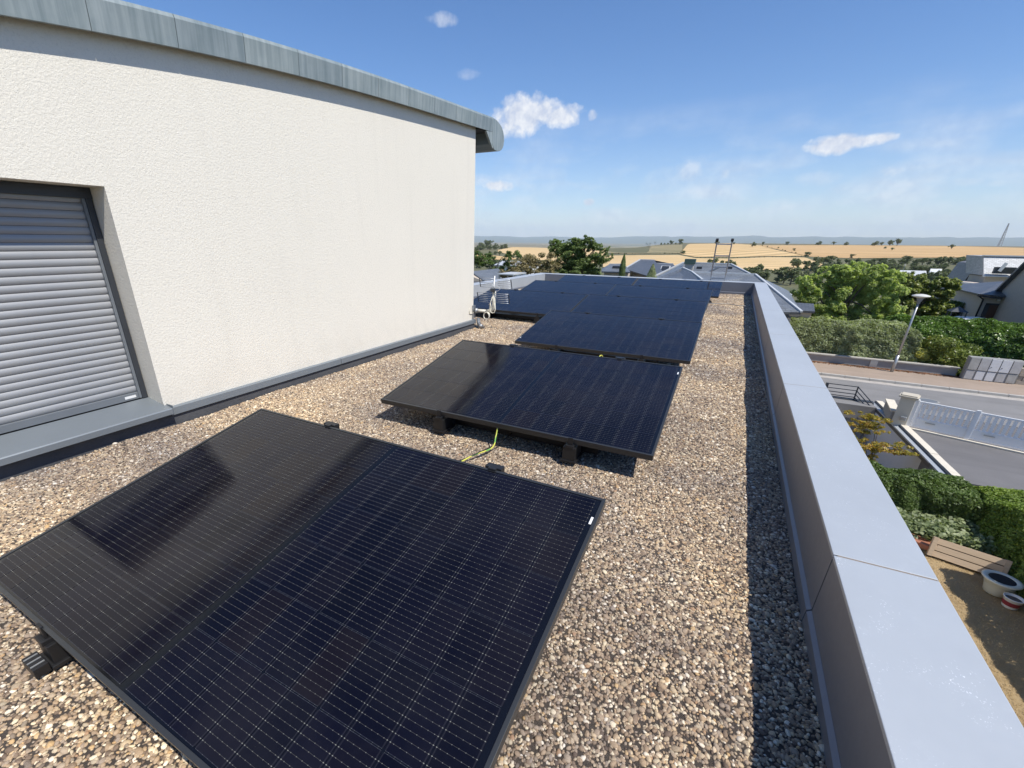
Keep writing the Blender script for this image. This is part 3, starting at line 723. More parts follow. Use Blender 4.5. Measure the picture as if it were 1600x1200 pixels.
curve_tube('earth_cable', [(-1.17, 1.50, .10), (-1.145, 1.72, .025), (-1.10, 1.86, .022), (-1.07, 1.99, .026), (-1.02, 2.12, .03), (-1.035, 2.20, .07), (-1.04, 2.235, .118), (-1.05, 2.30, .10)], .0042, m_ygc, 'green and yellow earth cable crossing the gravel between the first two panels', 'cable')
curve_tube('power_cable', [(-1.19, 1.50, .10), (-1.165, 1.72, .028), (-1.10, 1.90, .024), (-1.05, 2.05, .03), (-1.01, 2.20, .035), (-1.0, 2.35, .04)], .0036, m_black, 'thin black power cable lying beside the earth cable', 'cable')
curve_tube('earth_cable', [(-1.0, 4.30, .05), (-.985, 4.38, .10), (-.975, 4.43, .10), (-.965, 4.47, .06)], .005, m_ygc, 'short yellow earth cable loop hanging from the third panel', 'cable')
curve_tube('grey_cable', [(-.50, 9.7, .05), (-.42, 10.05, .03), (-.28, 10.17, .03), (-.12, 10.21, .028), (.03, 10.25, .03), (.17, 10.12, .028), (.32, 10.14, .03), (.41, 10.2, .03)], .0075, plain('weathered_grey_sheath', (.34, .32, .29), .7), 'pale grey cable snaking over the gravel beside the fifth row', 'cable')

# ================================================================== ANTENNA ON THE WALL CORNER
m_cream = plain('aged_cream_pipe', (.66, .63, .53), .5, 0, .1)
m_rod = plain('antenna_aluminium', (.52, .54, .56), .35, .5, .1)
ant = thing('tv_antenna', 'small tv antenna with grid reflectors on an elbow pipe at the wall corner', 'antenna', (0, 0, 0))
AY = 5.66
MB().box((WX + .003, AY - .10, .13), (WX + .012, AY - .02, .30)).box((WX - .10, AY - .055, .13), (WX + .012, AY - .047, .30)).build('wall_bracket', m_galv, ant, bevel=.001)
MB().tube([(WX - .02, AY - .03, .228), (-2.86, AY, .226)], .021, 14).build('arm', m_cream, ant, smooth=True)
MB().tube([(-2.87, AY, .226), (-2.82, AY, .232), (-2.785, AY, .255), (-2.768, AY, .295), (-2.765, AY, .35), (-2.765, AY, .50)], .0235, 14).build('mast', m_cream, ant, smooth=True)
MB().tube([(WX + .02, AY - .04, .228), (WX + .055, AY - .036, .228)], .034, 16).build('clamp', m_galv, ant, smooth=True)
MB().tube([(-2.79, AY + .05, .685), (-2.775, AY + .01, .60), (-2.757, AY - .03, .525)], .0085, 8).build('boom', m_white, ant, smooth=True)
def grid(zt, zb, n, y, dx):
    mb = MB(); 
    for sx_, a, b in ((1, -3.015 + dx, -2.79), (1, -2.745, -2.545 + dx)):
        for k in range(n):
            z = zt + (zb - zt) * k / (n - 1); yy_ = y + .05 * k / (n - 1)
            mb.tube([(a, yy_, z), (b, yy_, z)], .0032, 6)
    e = MB(); e.bar((-3.015 + dx, y, zt), (-3.015 + dx, y + .05, zb), .008, .008, (1, 0, 0)); e.bar((-2.545 + dx, y, zt), (-2.545 + dx, y + .05, zb), .008, .008, (1, 0, 0))
    mb.build('reflector_rods', m_rod, ant, smooth=True); e.build('reflector_edge', m_anth, ant)
grid(.655, .535, 5, AY + .03, 0); grid(.470, .345, 6, AY - .02, .0)
MB().tube([(-2.84, AY - .03, .50), (-2.70, AY - .03, .505), (-2.665, AY - .03, .53), (-2.69, AY - .03, .555), (-2.80, AY - .03, .55)], .004, 6).build('dipole', m_rod, ant, smooth=True)
MB().box((-2.80, AY - .05, .49), (-2.74, AY - .02, .535)).build('junction_box', m_anth, ant)
lp = []
for k in range(26):
    a = k * .55; lp.append((-2.842 + .045 * math.cos(a), AY - .045 - .0012 * k, .175 + .047 * math.sin(a)))
MB().tube([(-2.775, AY - .03, .43), (-2.80, AY - .035, .35), (-2.815, AY - .04, .25)] + lp, .0058, 6).build('cable_coil', m_cream, ant, smooth=True)
MB().tube([(-2.74, AY - .03, .345), (-2.725, AY - .035, .27), (-2.735, AY - .04, .225), (-2.765, AY - .045, .215), (-2.80, AY - .04, .235), (-2.79, AY - .04, .30), (-2.80, AY - .04, .335), (-2.82, AY - .04, .325)], .0075, 6).build('cable_loop', m_cream, ant, smooth=True)
MB().tube([(WX + .004, AY - .18, .275), (WX + .006, AY - .178, .20), (WX + .008, AY - .13, .195), (WX + .01, AY - .06, .205)], .005, 6).build('wall_cable', m_cream, ant, smooth=True)
dp = thing('drain_pipe', 'short grey pipe stub at the foot of the wall corner below the antenna', 'pipe', (0, 0, 0))
MB().tube([(-3.0, 5.66, .12), (-2.985, 5.64, .06), (-2.93, 5.60, .025)], .026, 12).build('pipe', m_guide, dp, smooth=True)
MB().tube([(-2.935, 5.604, .028), (-2.915, 5.59, .02)], .031, 12).build('collar', m_galv, dp, smooth=True)

# ================================================================== LADDER AT THE FAR PARAPET
m_lad = plain('ladder_aluminium', (.40, .42, .45), .35, .6, .12)
lad = thing('ladder', 'aluminium ladder with black end caps leaning over the far parapet', 'ladder', (0, 0, 0))
Lb, Rb, Lt, Rt = Vector((-.33, 14.9, -7.2)), Vector((-.03, 14.9, -7.2)), Vector((-.515, 12.72, 1.15)), Vector((-.205, 12.72, 1.15))
u = (Lt - Lb).normalized(); nrm = Vector((0, -1, 0))
for a, b in ((Lb, Lt), (Rb, Rt)):
    MB().bar(a, b, .026, .062, (0, 1, 0)).build('stile', m_lad, lad, bevel=.003)
    cap_ = MB(); cap_.bar(b - u * .02, b + u * .045, .034, .072, (0, 1, 0)); cap_.tube([b + u * .02 + Vector((-.03, -.03, 0)), b + u * .02 + Vector((.03, -.03, 0))], .03, 12)
    cap_.build('end_cap', m_black, lad, bevel=.003)
k = 0
for i in range(30):
    t = 1 - (.075 + i * .262) / (Lt - Lb).length
    a, b = Lb.lerp(Lt, t), Rb.lerp(Rt, t)
    MB().bar(a, b, .03, .026, (0, 0, 1)).build('rung', m_lad, lad, bevel=.002)

# ================================================================== GARDEN, DRIVEWAY, STREET
SZ, GZ = -5.3, -6.3
def asphalt(name, c, patch=(.3, .29, .27)):
    M = Mt(name, c, .92); v = M.co()
    a = M.noise(v, .5, 6, .65); b = M.noise(v, 90, 3, .7); st = M.noise(M.co(scale=(.15, 2.2, 1)), 1.0, 5, .6)
    cc = M.mix(M.n('ShaderNodeMapRange', {0: a, 1: .3, 2: .72}).outputs[0], tuple(x * .85 for x in c), tuple(x * 1.12 for x in c))
    cc = M.mix(M.math('MULTIPLY', M.n('ShaderNodeMapRange', {0: st, 1: .5, 2: .75}).outputs[0], .5), cc, tuple(x * .72 for x in c))
    cc = M.mix(1.0, cc, M.mix(b, (.8, .8, .8), (1.2, 1.2, 1.2)), 'MULTIPLY')
    M.col(cc); M.bump(b, .4, .01); return M.m
m_road = asphalt('worn_asphalt', (.215, .21, .205)); m_drive = asphalt('driveway_asphalt', (.15, .145, .145))
m_pave = asphalt('sandy_pavement', (.34, .265, .205)); m_conc = plain('concrete', (.42, .40, .36), .9, 0, .2, 3, .4)
m_concd = plain('grey_wall_render', (.30, .30, .285), .92, 0, .22, 2.5, .4)
m_dust = plain('pale_gutter_grit', (.40, .37, .33), .95, 0, .3, 3, .3)
tag(MB().box((-60, 24.2, SZ - .6), (80, 29.2, SZ)).build('road', m_road), kind='structure')
tag(MB().box((-60, 28.72, SZ), (80, 29.2, SZ + .004)).build('road', m_dust), kind='structure')
tag(MB().box((6.62, 17.3, -7.8), (40, 24.2, SZ - .02)).box((9.1, 4.0, -7.8), (40, 17.3, SZ - .02)).build('driveway', m_drive), kind='structure')
kb = thing('kerb', 'long pale kerb edging the far pavement', 'kerb', (0, 0, 0)); x = -40
while x < 60:
    MB().box((x + .004, 29.2, SZ - .3), (x + .996, 29.36, SZ + .125 + random.uniform(-.004, .004))).build('kerb_stone', m_conc, kb, bevel=.015) if 2 < x < 20 else None
    x += 1
MB().box((-60, 29.2, SZ - .3), (2, 29.36, SZ + .125)).build('kerb_run', m_conc, kb); MB().box((21, 29.2, SZ - .3), (80, 29.36, SZ + .125)).build('kerb_run', m_conc, kb)
tag(MB().box((-60, 29.36, SZ - .5), (80, 32.2, SZ + .11)).build('pavement', m_pave), kind='structure')
# dry lawn
def soil_mat():
    M = Mt('dry_lawn_thatch', (.34, .23, .11), .95); v = M.co()
    a = M.noise(v, 1.2, 5, .6); b = M.noise(M.co(scale=(1, 2.4, 1)), 38, 4, .7)
    M.col(M.mix(b, M.mix(a, (.20, .135, .065), (.30, .21, .10)), M.mix(a, (.46, .33, .17), (.55, .42, .24)))); M.bump(b, .9, .02); return M.m
def garden_z(x, y):
    if y < 17: return GZ
    return GZ - min(1, (y - 17) / 5) * 1.1 - (3 if x > 7 else 0)
V = []; Fc = []; q = 0; GX = [0.4 + .5 * i for i in range(19)]; GY = [-6 + .75 * i for i in range(42)]
for x in GX:
    for y in GY: V.append((x, y, garden_z(x, y) + .02 * fbm(x, y, .8)))
for i in range(len(GX) - 1):
    for j in range(len(GY) - 1): a = i * len(GY) + j; Fc.append((a, a + len(GY), a + len(GY) + 1, a + 1))
m_soil = soil_mat(); tag(mk('lawn', V, Fc, m_soil, smooth=True), kind='structure')
def numpy_mesh(name, V, nper, mat, parent=None):
    """V: array of polygons' corners (n, nper, 3)"""
    n = len(V); me = bpy.data.meshes.new(name)
    me.vertices.add(n * nper); me.vertices.foreach_set('co', V.reshape(-1).astype(np.float32))
    me.loops.add(n * nper); me.loops.foreach_set('vertex_index', np.arange(n * nper, dtype=np.int32))
    me.polygons.add(n); me.polygons.foreach_set('loop_start', np.arange(0, n * nper, nper, dtype=np.int32))
    me.update(calc_edges=True); me.materials.append(mat)
    o = bpy.data.objects.new(name, me); COL.objects.link(o)
    if parent: o.parent = parent
    return o
# straw blades
n = 26000
P = np.stack([rng.uniform(3.0, 7.2, n), rng.uniform(6.0, 15.2, n), np.full(n, GZ + .012)], 1)
a = rng.uniform(0, 2 * np.pi, n); ln = rng.uniform(.04, .11, n); d = np.stack([np.cos(a) * ln, np.sin(a) * ln, rng.uniform(-.01, .05, n)], 1)
s_ = np.stack([-np.sin(a), np.cos(a), np.zeros(n)], 1) * .004
tag(numpy_mesh('dry_grass', np.stack([P - s_, P + s_, P + d], 1), 3, leaf_mat('straw', [(0, (.25, .17, .08)), (.5, (.45, .32, .16)), (1, (.62, .49, .29))], .2, .7)), 'short parched straw coloured grass of the lawn beside the house', 'grass', None, 'stuff')

# retaining wall with metal flashing and pale coping
rw = thing('retaining_wall', 'grey faced retaining wall with pale stone coping beside the driveway', 'wall', (0, 0, 0))
A, B = Vector((6.37, 25.15, SZ)), Vector((6.72, 17.25, SZ)); d = (B - A).normalized(); nl = Vector((-d.y, d.x, 0)); nl = nl if nl.x > 0 else -nl     # nl points to the driveway
m_face = plain('grey_wall_face', (.58, .60, .63), .85, 0, .04, 2)
m_pale = plain('pale_stone_coping', (.66, .60, .49), .85, 0, .14, 5, .3)
def slab(o0, o1, z0, z1, name, mat, p=A, q=B):
    c = (p + q) / 2 + nl * (o0 + o1) / 2; c.z = (z0 + z1) / 2
    return MB().obox(c, (q - p) / 2, nl * (o1 - o0) / 2, Vector((0, 0, (z1 - z0) / 2))).build(name, mat, rw)
slab(-.02, .12, -8.4, SZ - .06, 'wall_face', m_face)
slab(-.05, -.021, SZ - .16, SZ - .05, 'lower_trim', m_anth)
slab(-.045, .10, SZ - .05, SZ + .0, 'metal_flashing', m_coping)
slab(.105, .14, SZ - .06, SZ + .05, 'upper_trim', m_anth)
L_ = (B - A).length; k = 0; pos = 0
while pos < L_ - .1:
    p = A + d * (pos + .004); q = A + d * min(pos + 1.0, L_) - d * .004
    slab(.145, .36, SZ - .3, SZ + .075 + .004 * (k % 3), 'coping_stone', m_pale, p, q); pos += 1.0; k += 1
# street side retaining wall with railing
sw = thing('retaining_wall', 'grey stair wall below the dark railing next to the street', 'wall', (0, 0, 0))
MB().box((-2, 24.9, -8.4), (6.37, 25.14, SZ - .02)).build('wall_face', m_face, sw)
MB().box((-2, 24.86, SZ - .019), (6.40, 25.16, SZ + .03)).build('coping', m_anth, sw)
st_ = thing('landing', 'cream stone stair landing glimpsed below the railing', 'stairs', (0, 0, 0))
for i in range(4): MB().box((4.2 + i * .32, 23.4, -8.0), (4.5 + i * .32, 24.85, -5.75 - i * .17)).build('step', m_pale, st_, bevel=.01)
rail = thing('railing', 'dark grey metal railing of four bars on the stair wall', 'railing', (0, 0, 0))
p1, p2, p3 = Vector((4.62, 25.02, SZ)), Vector((5.72, 25.02, SZ)), Vector((6.42, 24.3, SZ))
p3 = A + d * .1
for p, wd in ((p1, .10), (p2, .045)): MB().box((p.x - wd / 2, p.y - wd / 2, SZ + .03), (p.x + wd / 2, p.y + wd / 2, SZ + .62)).build('post', m_anth, rail)
for z in (.12, .26, .42, .60):
    MB().bar((p1.x, p1.y, SZ + z), (p2.x, p2.y, SZ + z), .03, .03).build('rail', m_anth, rail)
    MB().bar((p2.x, p2.y, SZ + z), (6.28, 24.2 + .3 * z, SZ + z - .52), .03, .03).build('rail', m_anth, rail)

# gate pillar and white gate
g0, g1 = Vector((6.93, 22.02, SZ)), Vector((9.85, 21.02, SZ)); gd = (g1 - g0).normalized(); gn = Vector((gd.y, -gd.x, 0)); gn = gn if gn.y < 0 else -gn
pil = thing('gate_pillar', 'cream gate pillar with overhanging stone cap', 'pillar', (0, 0, 0))
pc = g0 - gd * .30 + Vector((0, .1, 0)); pz = Vector((0, 0, 1))
m_pill = plain('pillar_stone', (.58, .53, .43), .9, 0, .14, 3, .3)
MB().obox(pc + pz * .56, gd * .21, gn * .21, pz * .56).build('shaft', m_pill, pil, bevel=.008)
MB().obox(pc + pz * 1.15, gd * .28, gn * .28, pz * .03).obox(pc + pz * 1.20, gd * .23, gn * .23, pz * .02).build('cap', plain('pillar_cap', (.50, .45, .36), .9, 0, .15, 4), pil, bevel=.01)
bc = MB(); q_ = pc + gd * .08 + gn * .26
bc.obox(q_ + pz * .33, gd * .09, gn * .05, pz * .08); bc.build('gate_motor', m_galv, pil, bevel=.02)
lw = thing('street_wall', 'low grey street wall between the stair and the gate pillar', 'wall', (0, 0, 0))
q1 = pc - gd * .21; q0 = Vector((6.62, 24.0, SZ)) 
MB().bar(q0 + pz * .22, q1 + pz * .22, .2, .46).build('wall_body', m_concd, lw); MB().bar(q0 + pz * .47, q1 + pz * .47, .28, .05).build('wall_coping', m_pale, lw)
m_gate = plain('white_gate_paint', (.80, .80, .79), .35, 0, .03)
gate = thing('gate', 'white double swing gate with vertical slats over solid lower panels', 'gate', (0, 0, 0))
def gb(u0, u1, z0, z1, th, name, off=0.0, mat=m_gate, bev=.006):
    a_, b_ = g0 + gd * u0, g0 + gd * u1; c = (a_ + b_) / 2 + gn * off; c.z = SZ + (z0 + z1) / 2
    return MB().obox(c, (b_ - a_) / 2, gn * th / 2, pz * (z1 - z0) / 2).build(name, mat, gate, bevel=bev)
LW = 1.50
for lf in range(2):
    o = lf * (LW + .0)
    gb(o + .0, o + .085, .06, 1.06, .06, 'stile'); gb(o + LW - .085, o + LW - .004, .06, 1.06, .06, 'stile')
    gb(o + .086, o + LW - .086, .99, 1.06, .055, 'top_rail'); gb(o + .086, o + LW - .086, .36, .43, .055, 'middle_rail'); gb(o + .086, o + LW - .086, .06, .13, .055, 'bottom_rail')
    gb(o + .086, o + LW - .086, .131, .359, .03, 'lower_panel', 0, m_gate, 0)
    ns = 9
    for k in range(ns):
        c = o + .086 + (LW - .172) * (k + .5) / ns
        gb(c - .046, c + .046, .431, .989, .022, 'slat', 0, m_gate, .003)
    gb(o + .35, o + .62, .30, .335, .03, 'hinge_arm', .05, m_galv, 0)
gb(LW - .06, LW + .06, .05, 1.12, .075, 'meeting_post', .035)
gb(-.16, -.01, 0, 1.10, .15, 'gate_post')
tag(MB().obox(g0 + gd * 1.5 + pz * .012 + gn * .12, gd * 1.75, gn * .05, pz * .022).build('threshold', m_pale), kind='structure')

# far pavement: low wall, hedge wall, meter cabinets
lw2 = thing('garden_wall', 'long low grey wall with flat coping below the street hedge', 'wall', (0, 0, 0))
MB().box((-10, 32.2, SZ - .4), (11.02, 32.42, SZ + .50)).build('wall_body', m_concd, lw2)
x = -10.0
while x < 11: MB().box((x + .004, 32.14, SZ + .503), (min(x + 1.996, 11.08), 32.48, SZ + .56)).build('coping_slab', m_conc, lw2); x += 2
MB().box((7.48, 32.15, SZ + .1), (7.80, 32.199, SZ + .502)).build('wall_pier', m_galv, lw2)
m_cab = [plain('cabinet_pale_grey', (.46, .45, .43), .8, 0, .25, 6, .1), plain('cabinet_white', (.66, .66, .65), .6, 0, .12, 6), plain('cabinet_stained', (.40, .39, .355), .85, 0, .4, 4, .1)]
cab = thing('meter_cabinets', 'row of weathered grey utility meter cabinets in two tiers on the pavement', 'meter cabinet', (0, 0, 0))
MB().box((11.12, 31.72, SZ + .1), (13.02, 32.05, SZ + 1.24)).build('housing', m_concd, cab)
for i in range(5):
    x0 = 11.14 + i * .375
    MB().box((x0 + .015, 31.675, SZ + .62), (x0 + .355, 31.719, SZ + 1.22)).build('door', m_cab[(2, 0, 1, 1, 0)[i]], cab, bevel=.006)
    MB().box((x0 + .03, 31.69, SZ + .14), (x0 + .335, 31.719, SZ + .57)).build('door', m_cab[(0, 1, 1, 0, 2)[i]], cab, bevel=.006)
    if i in (2, 3): MB().box((x0 + .06, 31.66, SZ + .80), (x0 + .10, 31.6745, SZ + .84)).build('lock', m_guide, cab)
sw2 = thing('stone_wall', 'rough beige stone wall right of the meter cabinets', 'wall', (0, 0, 0))
m_st = plain('rough_stone', (.36, .31, .25), .95, 0, .3, 4, .8)
for r_ in range(4):
    x = 13.06 - .1 * (r_ % 2)
    while x < 18:
        l_ = random.uniform(.22, .45); MB().box((max(x, 13.05) + .008, 31.8 + random.uniform(-.02, .02), SZ + .1 + r_ * .2 + .006), (x + l_, 32.1, SZ + .1 + (r_ + 1) * .2 - .006)).build('stone', m_st, sw2, bevel=.012); x += l_
# street lamp
lam = thing('street_lamp', 'grey street lamp post with a pale mushroom shaped head by the low wall', 'street lamp', (8.34, 31.55, SZ + .1))
MB().tube([(0, 0, 0), (0, 0, .9)], .075, 14).build('base_sleeve', m_galv, lam, smooth=True)
MB().tube([(0, 0, .9), (0, 0, 3.62)], [.055, .042], 14).build('pole', m_galv, lam, smooth=True)
MB().lathe([(.05, 3.5), (.075, 3.62), (.13, 3.78), (.17, 3.86)], n=20).build('neck', m_guide, lam, smooth=True)
MB().lathe([(0, 3.80), (.17, 3.83), (.30, 3.875), (.36, 3.90), (.365, 3.915), (.34, 3.935), (.20, 3.985), (.08, 4.005), (0, 4.01)], n=28).build('lamp_head', plain('lamp_hood', (.58, .57, .52), .5), lam, smooth=True)
lam2 = thing('street_lamp', 'distant slender street lamp above the valley trees', 'street lamp', tuple(hit(1406, 437)))
q_ = lam2.location; MB().tube([(0, 0, -3), (0, 0, 7.5)], .09, 8).build('pole', m_galv, lam2); MB().lathe([(0, 7.4), (.5, 7.45), (.55, 7.52), (0, 7.7)], n=12).build('lamp_head', m_white, lam2)

# wooden planters, pots
m_wood = None
def wood():
    M = Mt('raw_pine', (.42, .30, .19), .8); v = M.co(); g = M.noise(M.co(scale=(1, 14, 14)), 3.5, 5, .6)
    ri = M.n('ShaderNodeObjectInfo').outputs['Random']
    c = M.mix(g, (.40, .30, .20), (.62, .49, .35)); kn = M.n('ShaderNodeTexVoronoi', {'Vector': v, 'Scale': 4.2}).outputs['Distance']
    c = M.mix(M.math('LESS_THAN', kn, .05), c, (.13, .08, .045)); c = M.mix(1.0, c, M.ramp(ri, [(0, (.85, .85, .85)), (1, (1.12, 1.1, 1.08))]), 'MULTIPLY')
    M.col(c); M.bump(g, .3, .01); return M.m
m_wood = wood()
def crate(label, c, ang, L0=1.32, W0=.5, H0=.40, lean=0):
    t = thing('wooden_planter', label, 'planter box', (c[0], c[1], GZ + .02), (-lean, 0, ang), 'plank planter boxes on the dry lawn')
    for sy in (-1, 1):
        for k in range(3):
            z = k * H0 / 3
            MB().box((-L0 / 2, sy * W0 / 2 - .012, z + .010), (L0 / 2, sy * W0 / 2 + .012, z + H0 / 3 - .010)).build('plank', m_wood, t, bevel=.003)
    for sx_ in (-1, 1):
        for k in range(3):
            z = k * H0 / 3
            MB().box((sx_ * (L0 / 2 - .014) - .012, -W0 / 2 + .0125, z + .006), (sx_ * (L0 / 2 - .014) + .012, W0 / 2 - .0125, z + H0 / 3 - .006)).build('plank', m_wood, t, bevel=.003)
        for sy in (-1, 1):
            MB().box((sx_ * (L0 / 2 - .055) - .045, sy * (W0 / 2 + .0125), .0), (sx_ * (L0 / 2 - .055) + .045, sy * (W0 / 2 + .034), H0 + .004)).build('batten', m_wood, t, bevel=.003)
    MB().box((-L0 / 2 + .03, -W0 / 2 + .014, .02), (L0 / 2 - .03, W0 / 2 - .014, H0 * .72)).build('soil', plain('potting_soil', (.045, .03, .02), .95, 0, .4, 20, .8), t)
    return t
crate('long pine planter box leaning out from the hedge, planks and corner battens', (6.42, 13.95), R(-17), 1.36, .16, .50, R(24))
crate('second pine planter box cut by the right edge of the photo', (7.12, 12.02), R(62), 1.3, .18, .50, R(10))
m_pot = plain('cream_glazed_pot', (.60, .59, .49), .35, 0, .06)
pot = thing('plant_pot', 'large cream bowl shaped pot with a wide rim and dark inside', 'pot', (6.72, 13.12, GZ + .01))
MB().lathe([(0, 0), (.19, 0), (.205, .02), (.235, .18), (.27, .30), (.33, .36), (.335, .385), (.30, .40), (.225, .385), (.20, .34), (.19, .26), (0, .25)], n=40).build('bowl', m_pot, pot, smooth=True)
MB().lathe([(0, .379), (.2265, .379)], n=30).build('soil', m_dark, pot, fix=False)
buc = thing('bucket', 'small white bucket with a dark red label band', 'bucket', (6.80, 12.66, GZ + .01))
MB().lathe([(0, 0), (.12, 0), (.125, .01), (.155, .235), (.168, .24), (.168, .255), (.148, .255), (.12, .03), (0, .028)], n=32).build('pail', m_white, buc, smooth=True)
MB().lathe([(.1338, .065), (.1475, .17)], n=32).build('label_band', plain('dark_red_label', (.26, .03, .04), .5), buc, smooth=True, fix=False)
MB().lathe([(0, .20), (.141, .20)], n=24).build('contents', plain('grey_contents', (.12, .1, .09), .8), buc, fix=False)
tp = thing('terracotta_tray', 'reddish terracotta edging pieces behind the planter box', 'planter', (0, 0, 0))
m_tc = plain('terracotta', (.36, .15, .09), .85, 0, .25, 6)
for i, (x, y, a_) in enumerate(((5.95, 14.55, -.4), (5.7, 14.75, -.3), (5.85, 14.28, -.5))): MB().obox((x, y, GZ + .08 + .03 * i), Vector((math.cos(a_), math.sin(a_), 0)) * .38, Vector((-math.sin(a_), math.cos(a_), 0)) * .06, (0, 0, .07)).build('tile', m_tc, tp, bevel=.02)

# ================================================================== FOLIAGE
def leaves(P, Nn, size, mat, name, parent=None, aspect=.5, jitter=.9):
    """one quad (folded kite) per point; Nn: outward direction that the leaves lean towards"""
    n = len(P); Nn = Nn + rng.normal(0, jitter, (n, 3)); Nn /= np.linalg.norm(Nn, axis=1, keepdims=True) + 1e-9
    a = rng.normal(0, 1, (n, 3)); a -= (a * Nn).sum(1, keepdims=True) * Nn; a /= np.linalg.norm(a, axis=1, keepdims=True) + 1e-9
    b = np.cross(Nn, a); s = (size * rng.uniform(.6, 1.35, n))[:, None]
    V = np.stack([P - a * s, P - b * s * aspect + Nn * s * .15, P + a * s, P + b * s * aspect + Nn * s * .15], 1)
    return numpy_mesh(name, V, 4, mat, parent)
def clumpy(P, s, amt):
    """push points along a smooth noise so the surface breaks into clumps"""
    out = P.copy()
    for i in range(len(P)):
        v = mn.noise_vector(Vector(P[i]) * s); out[i] += (v.x * amt, v.y * amt, v.z * amt)
    return out
def blob_points(n, blobs, shell=.35):
    """points near the surface of a set of ellipsoids (cx,cy,cz,rx,ry,rz)"""
    w_ = np.array([b[3] * b[4] + b[3] * b[5] + b[4] * b[5] for b in blobs]); w_ /= w_.sum()
    ix = rng.choice(len(blobs), n, p=w_); B_ = np.array(blobs)[ix]
    d = rng.normal(0, 1, (n, 3)); d /= np.linalg.norm(d, axis=1, keepdims=True)
    rad = 1 - shell * rng.random(n) ** 1.6
    return B_[:, :3] + d * B_[:, 3:] * rad[:, None], d
def crown(blobs, nsub, rs, seed):
    """break each big lobe into many small leaf clumps"""
    r_ = np.random.default_rng(seed); out = []
    for (cx_, cy_, cz_, rx, ry, rz) in blobs:
        for k in range(nsub):
            d = r_.normal(0, 1, 3); d /= np.linalg.norm(d); f = r_.uniform(.15, 1.0) ** .5
            q = rs * r_.uniform(.6, 1.4)
            out.append((cx_ + d[0] * rx * f, cy_ + d[1] * ry * f, cz_ + d[2] * rz * f, q * rx, q * ry, q * rz * .8))
    return out
def limbs(base, top, blobs, r0, parent, n=9, seed=1):
    r_ = random.Random(seed); mb = MB(); base = Vector(base); top = Vector(top)
    mid = base.lerp(top, .5) + Vector((r_.uniform(-.1, .1), r_.uniform(-.1, .1), 0)) * (top - base).length
    mb.tube([base, mid, top], [r0, r0 * .75, r0 * .45], 9)
    for k in range(n):
        b = r_.choice(blobs); s = base.lerp(top, r_.uniform(.45, 1)); e = Vector(b[:3]); m_ = s.lerp(e, .5) + Vector((0, 0, .12 * (e - s).length))
        mb.tube([s, m_, e], [r0 * .35, r0 * .22, r0 * .08], 6)
    return mb.build('trunk', m_bark, parent, smooth=True)
def tree(name, label, cat, base, blobs, n, size, mat, nsub=14, rs=.36, r0=.16, grp=None, seed=1, shell=.5):
    t = thing(name, label, cat, (0, 0, 0), group=grp); sub_ = crown(blobs, nsub, rs, seed)
    P, d = blob_points(n, sub_, shell); P = clumpy(P, 1.4, .12); P = clumpy(P, 4.0, .06); d[:, 2] += 1.2
    leaves(P, d, size, mat, 'crown', t, .5, .65)
    zc = np.mean([b[2] for b in blobs]); cx_ = np.mean([b[0] for b in blobs]); cy_ = np.mean([b[1] for b in blobs])
    limbs(base, (cx_, cy_, zc), sub_, r0, t, 12, seed); return t
def hedge(name, label, box, n, size, mat, round_=.18, grp=None, clump=.12, top_extra=.0, rot=0, faces=(1, 1, 1, 1, 1)):
    """clipped hedge: leaves over a bumpy rounded box, with a dark twiggy core"""
    (x0, y0, z0), (x1, y1, z1) = box; t = thing(name, label, 'hedge', (0, 0, 0), group=grp)
    ar = [(x1 - x0) * (y1 - y0) * faces[0], (y1 - y0) * (z1 - z0) * faces[1], (y1 - y0) * (z1 - z0) * faces[2], (x1 - x0) * (z1 - z0) * faces[3], (x1 - x0) * (z1 - z0) * faces[4]]
    ar = np.array(ar) / sum(ar); f = rng.choice(5, n, p=ar); U = rng.random((n, 2)); dep = rng.random(n) ** 1.7 * .30
    P = np.zeros((n, 3)); D = np.zeros((n, 3)); X, Y, Z = x1 - x0, y1 - y0, z1 - z0
    for k, (ax_, ps, nv) in enumerate((((0, 1), (2, z1), (0, 0, 1)), ((1, 2), (0, x0), (-1, 0, 0)), ((1, 2), (0, x1), (1, 0, 0)), ((0, 2), (1, y0), (0, -1, 0)), ((0, 2), (1, y1), (0, 1, 0)))):
        m_ = f == k; lo_ = (x0, y0, z0); sz_ = (X, Y, Z)
        P[m_, ax_[0]] = lo_[ax_[0]] + U[m_, 0] * sz_[ax_[0]]; P[m_, ax_[1]] = lo_[ax_[1]] + U[m_, 1] * sz_[ax_[1]]
        P[m_, ps[0]] = ps[1]; P[m_] -= np.array(nv) * dep[m_, None]; D[m_] = nv
    # round the upper edges
    zt = np.clip((P[:, 2] - (z1 - round_ * 2)) / (round_ * 2), 0, 1) ** 2 * round_
    cx_, cy_ = (x0 + x1) / 2, (y0 + y1) / 2
    ex = np.clip(np.abs(P[:, 0] - cx_) - (X / 2 - round_ * 2), 0, 9); ey = np.clip(np.abs(P[:, 1] - cy_) - (Y / 2 - round_ * 2), 0, 9)
    P[:, 2] -= np.minimum(np.maximum(ex, ey), round_ * 2) ** 2 / (round_ * 4)
    P[:, 0] -= np.sign(P[:, 0] - cx_) * zt * .6; P[:, 1] -= np.sign(P[:, 1] - cy_) * zt * .6
    P = clumpy(P, 1.1, clump * 1.6); P = clumpy(P, 3.5, clump * .6)
    D[:, 2] += .75
    leaves(P, D, size, mat, 'foliage', t)
    i_ = .34; MB().box((x0 + i_, y0 + i_, z0), (x1 - i_, y1 - i_, z1 - i_ - .32)).build('branch_core', m_core, t)
    return t
m_core = plain('dark_twigs', (.02, .02, .012), .95, 0, .4, 8, .5)
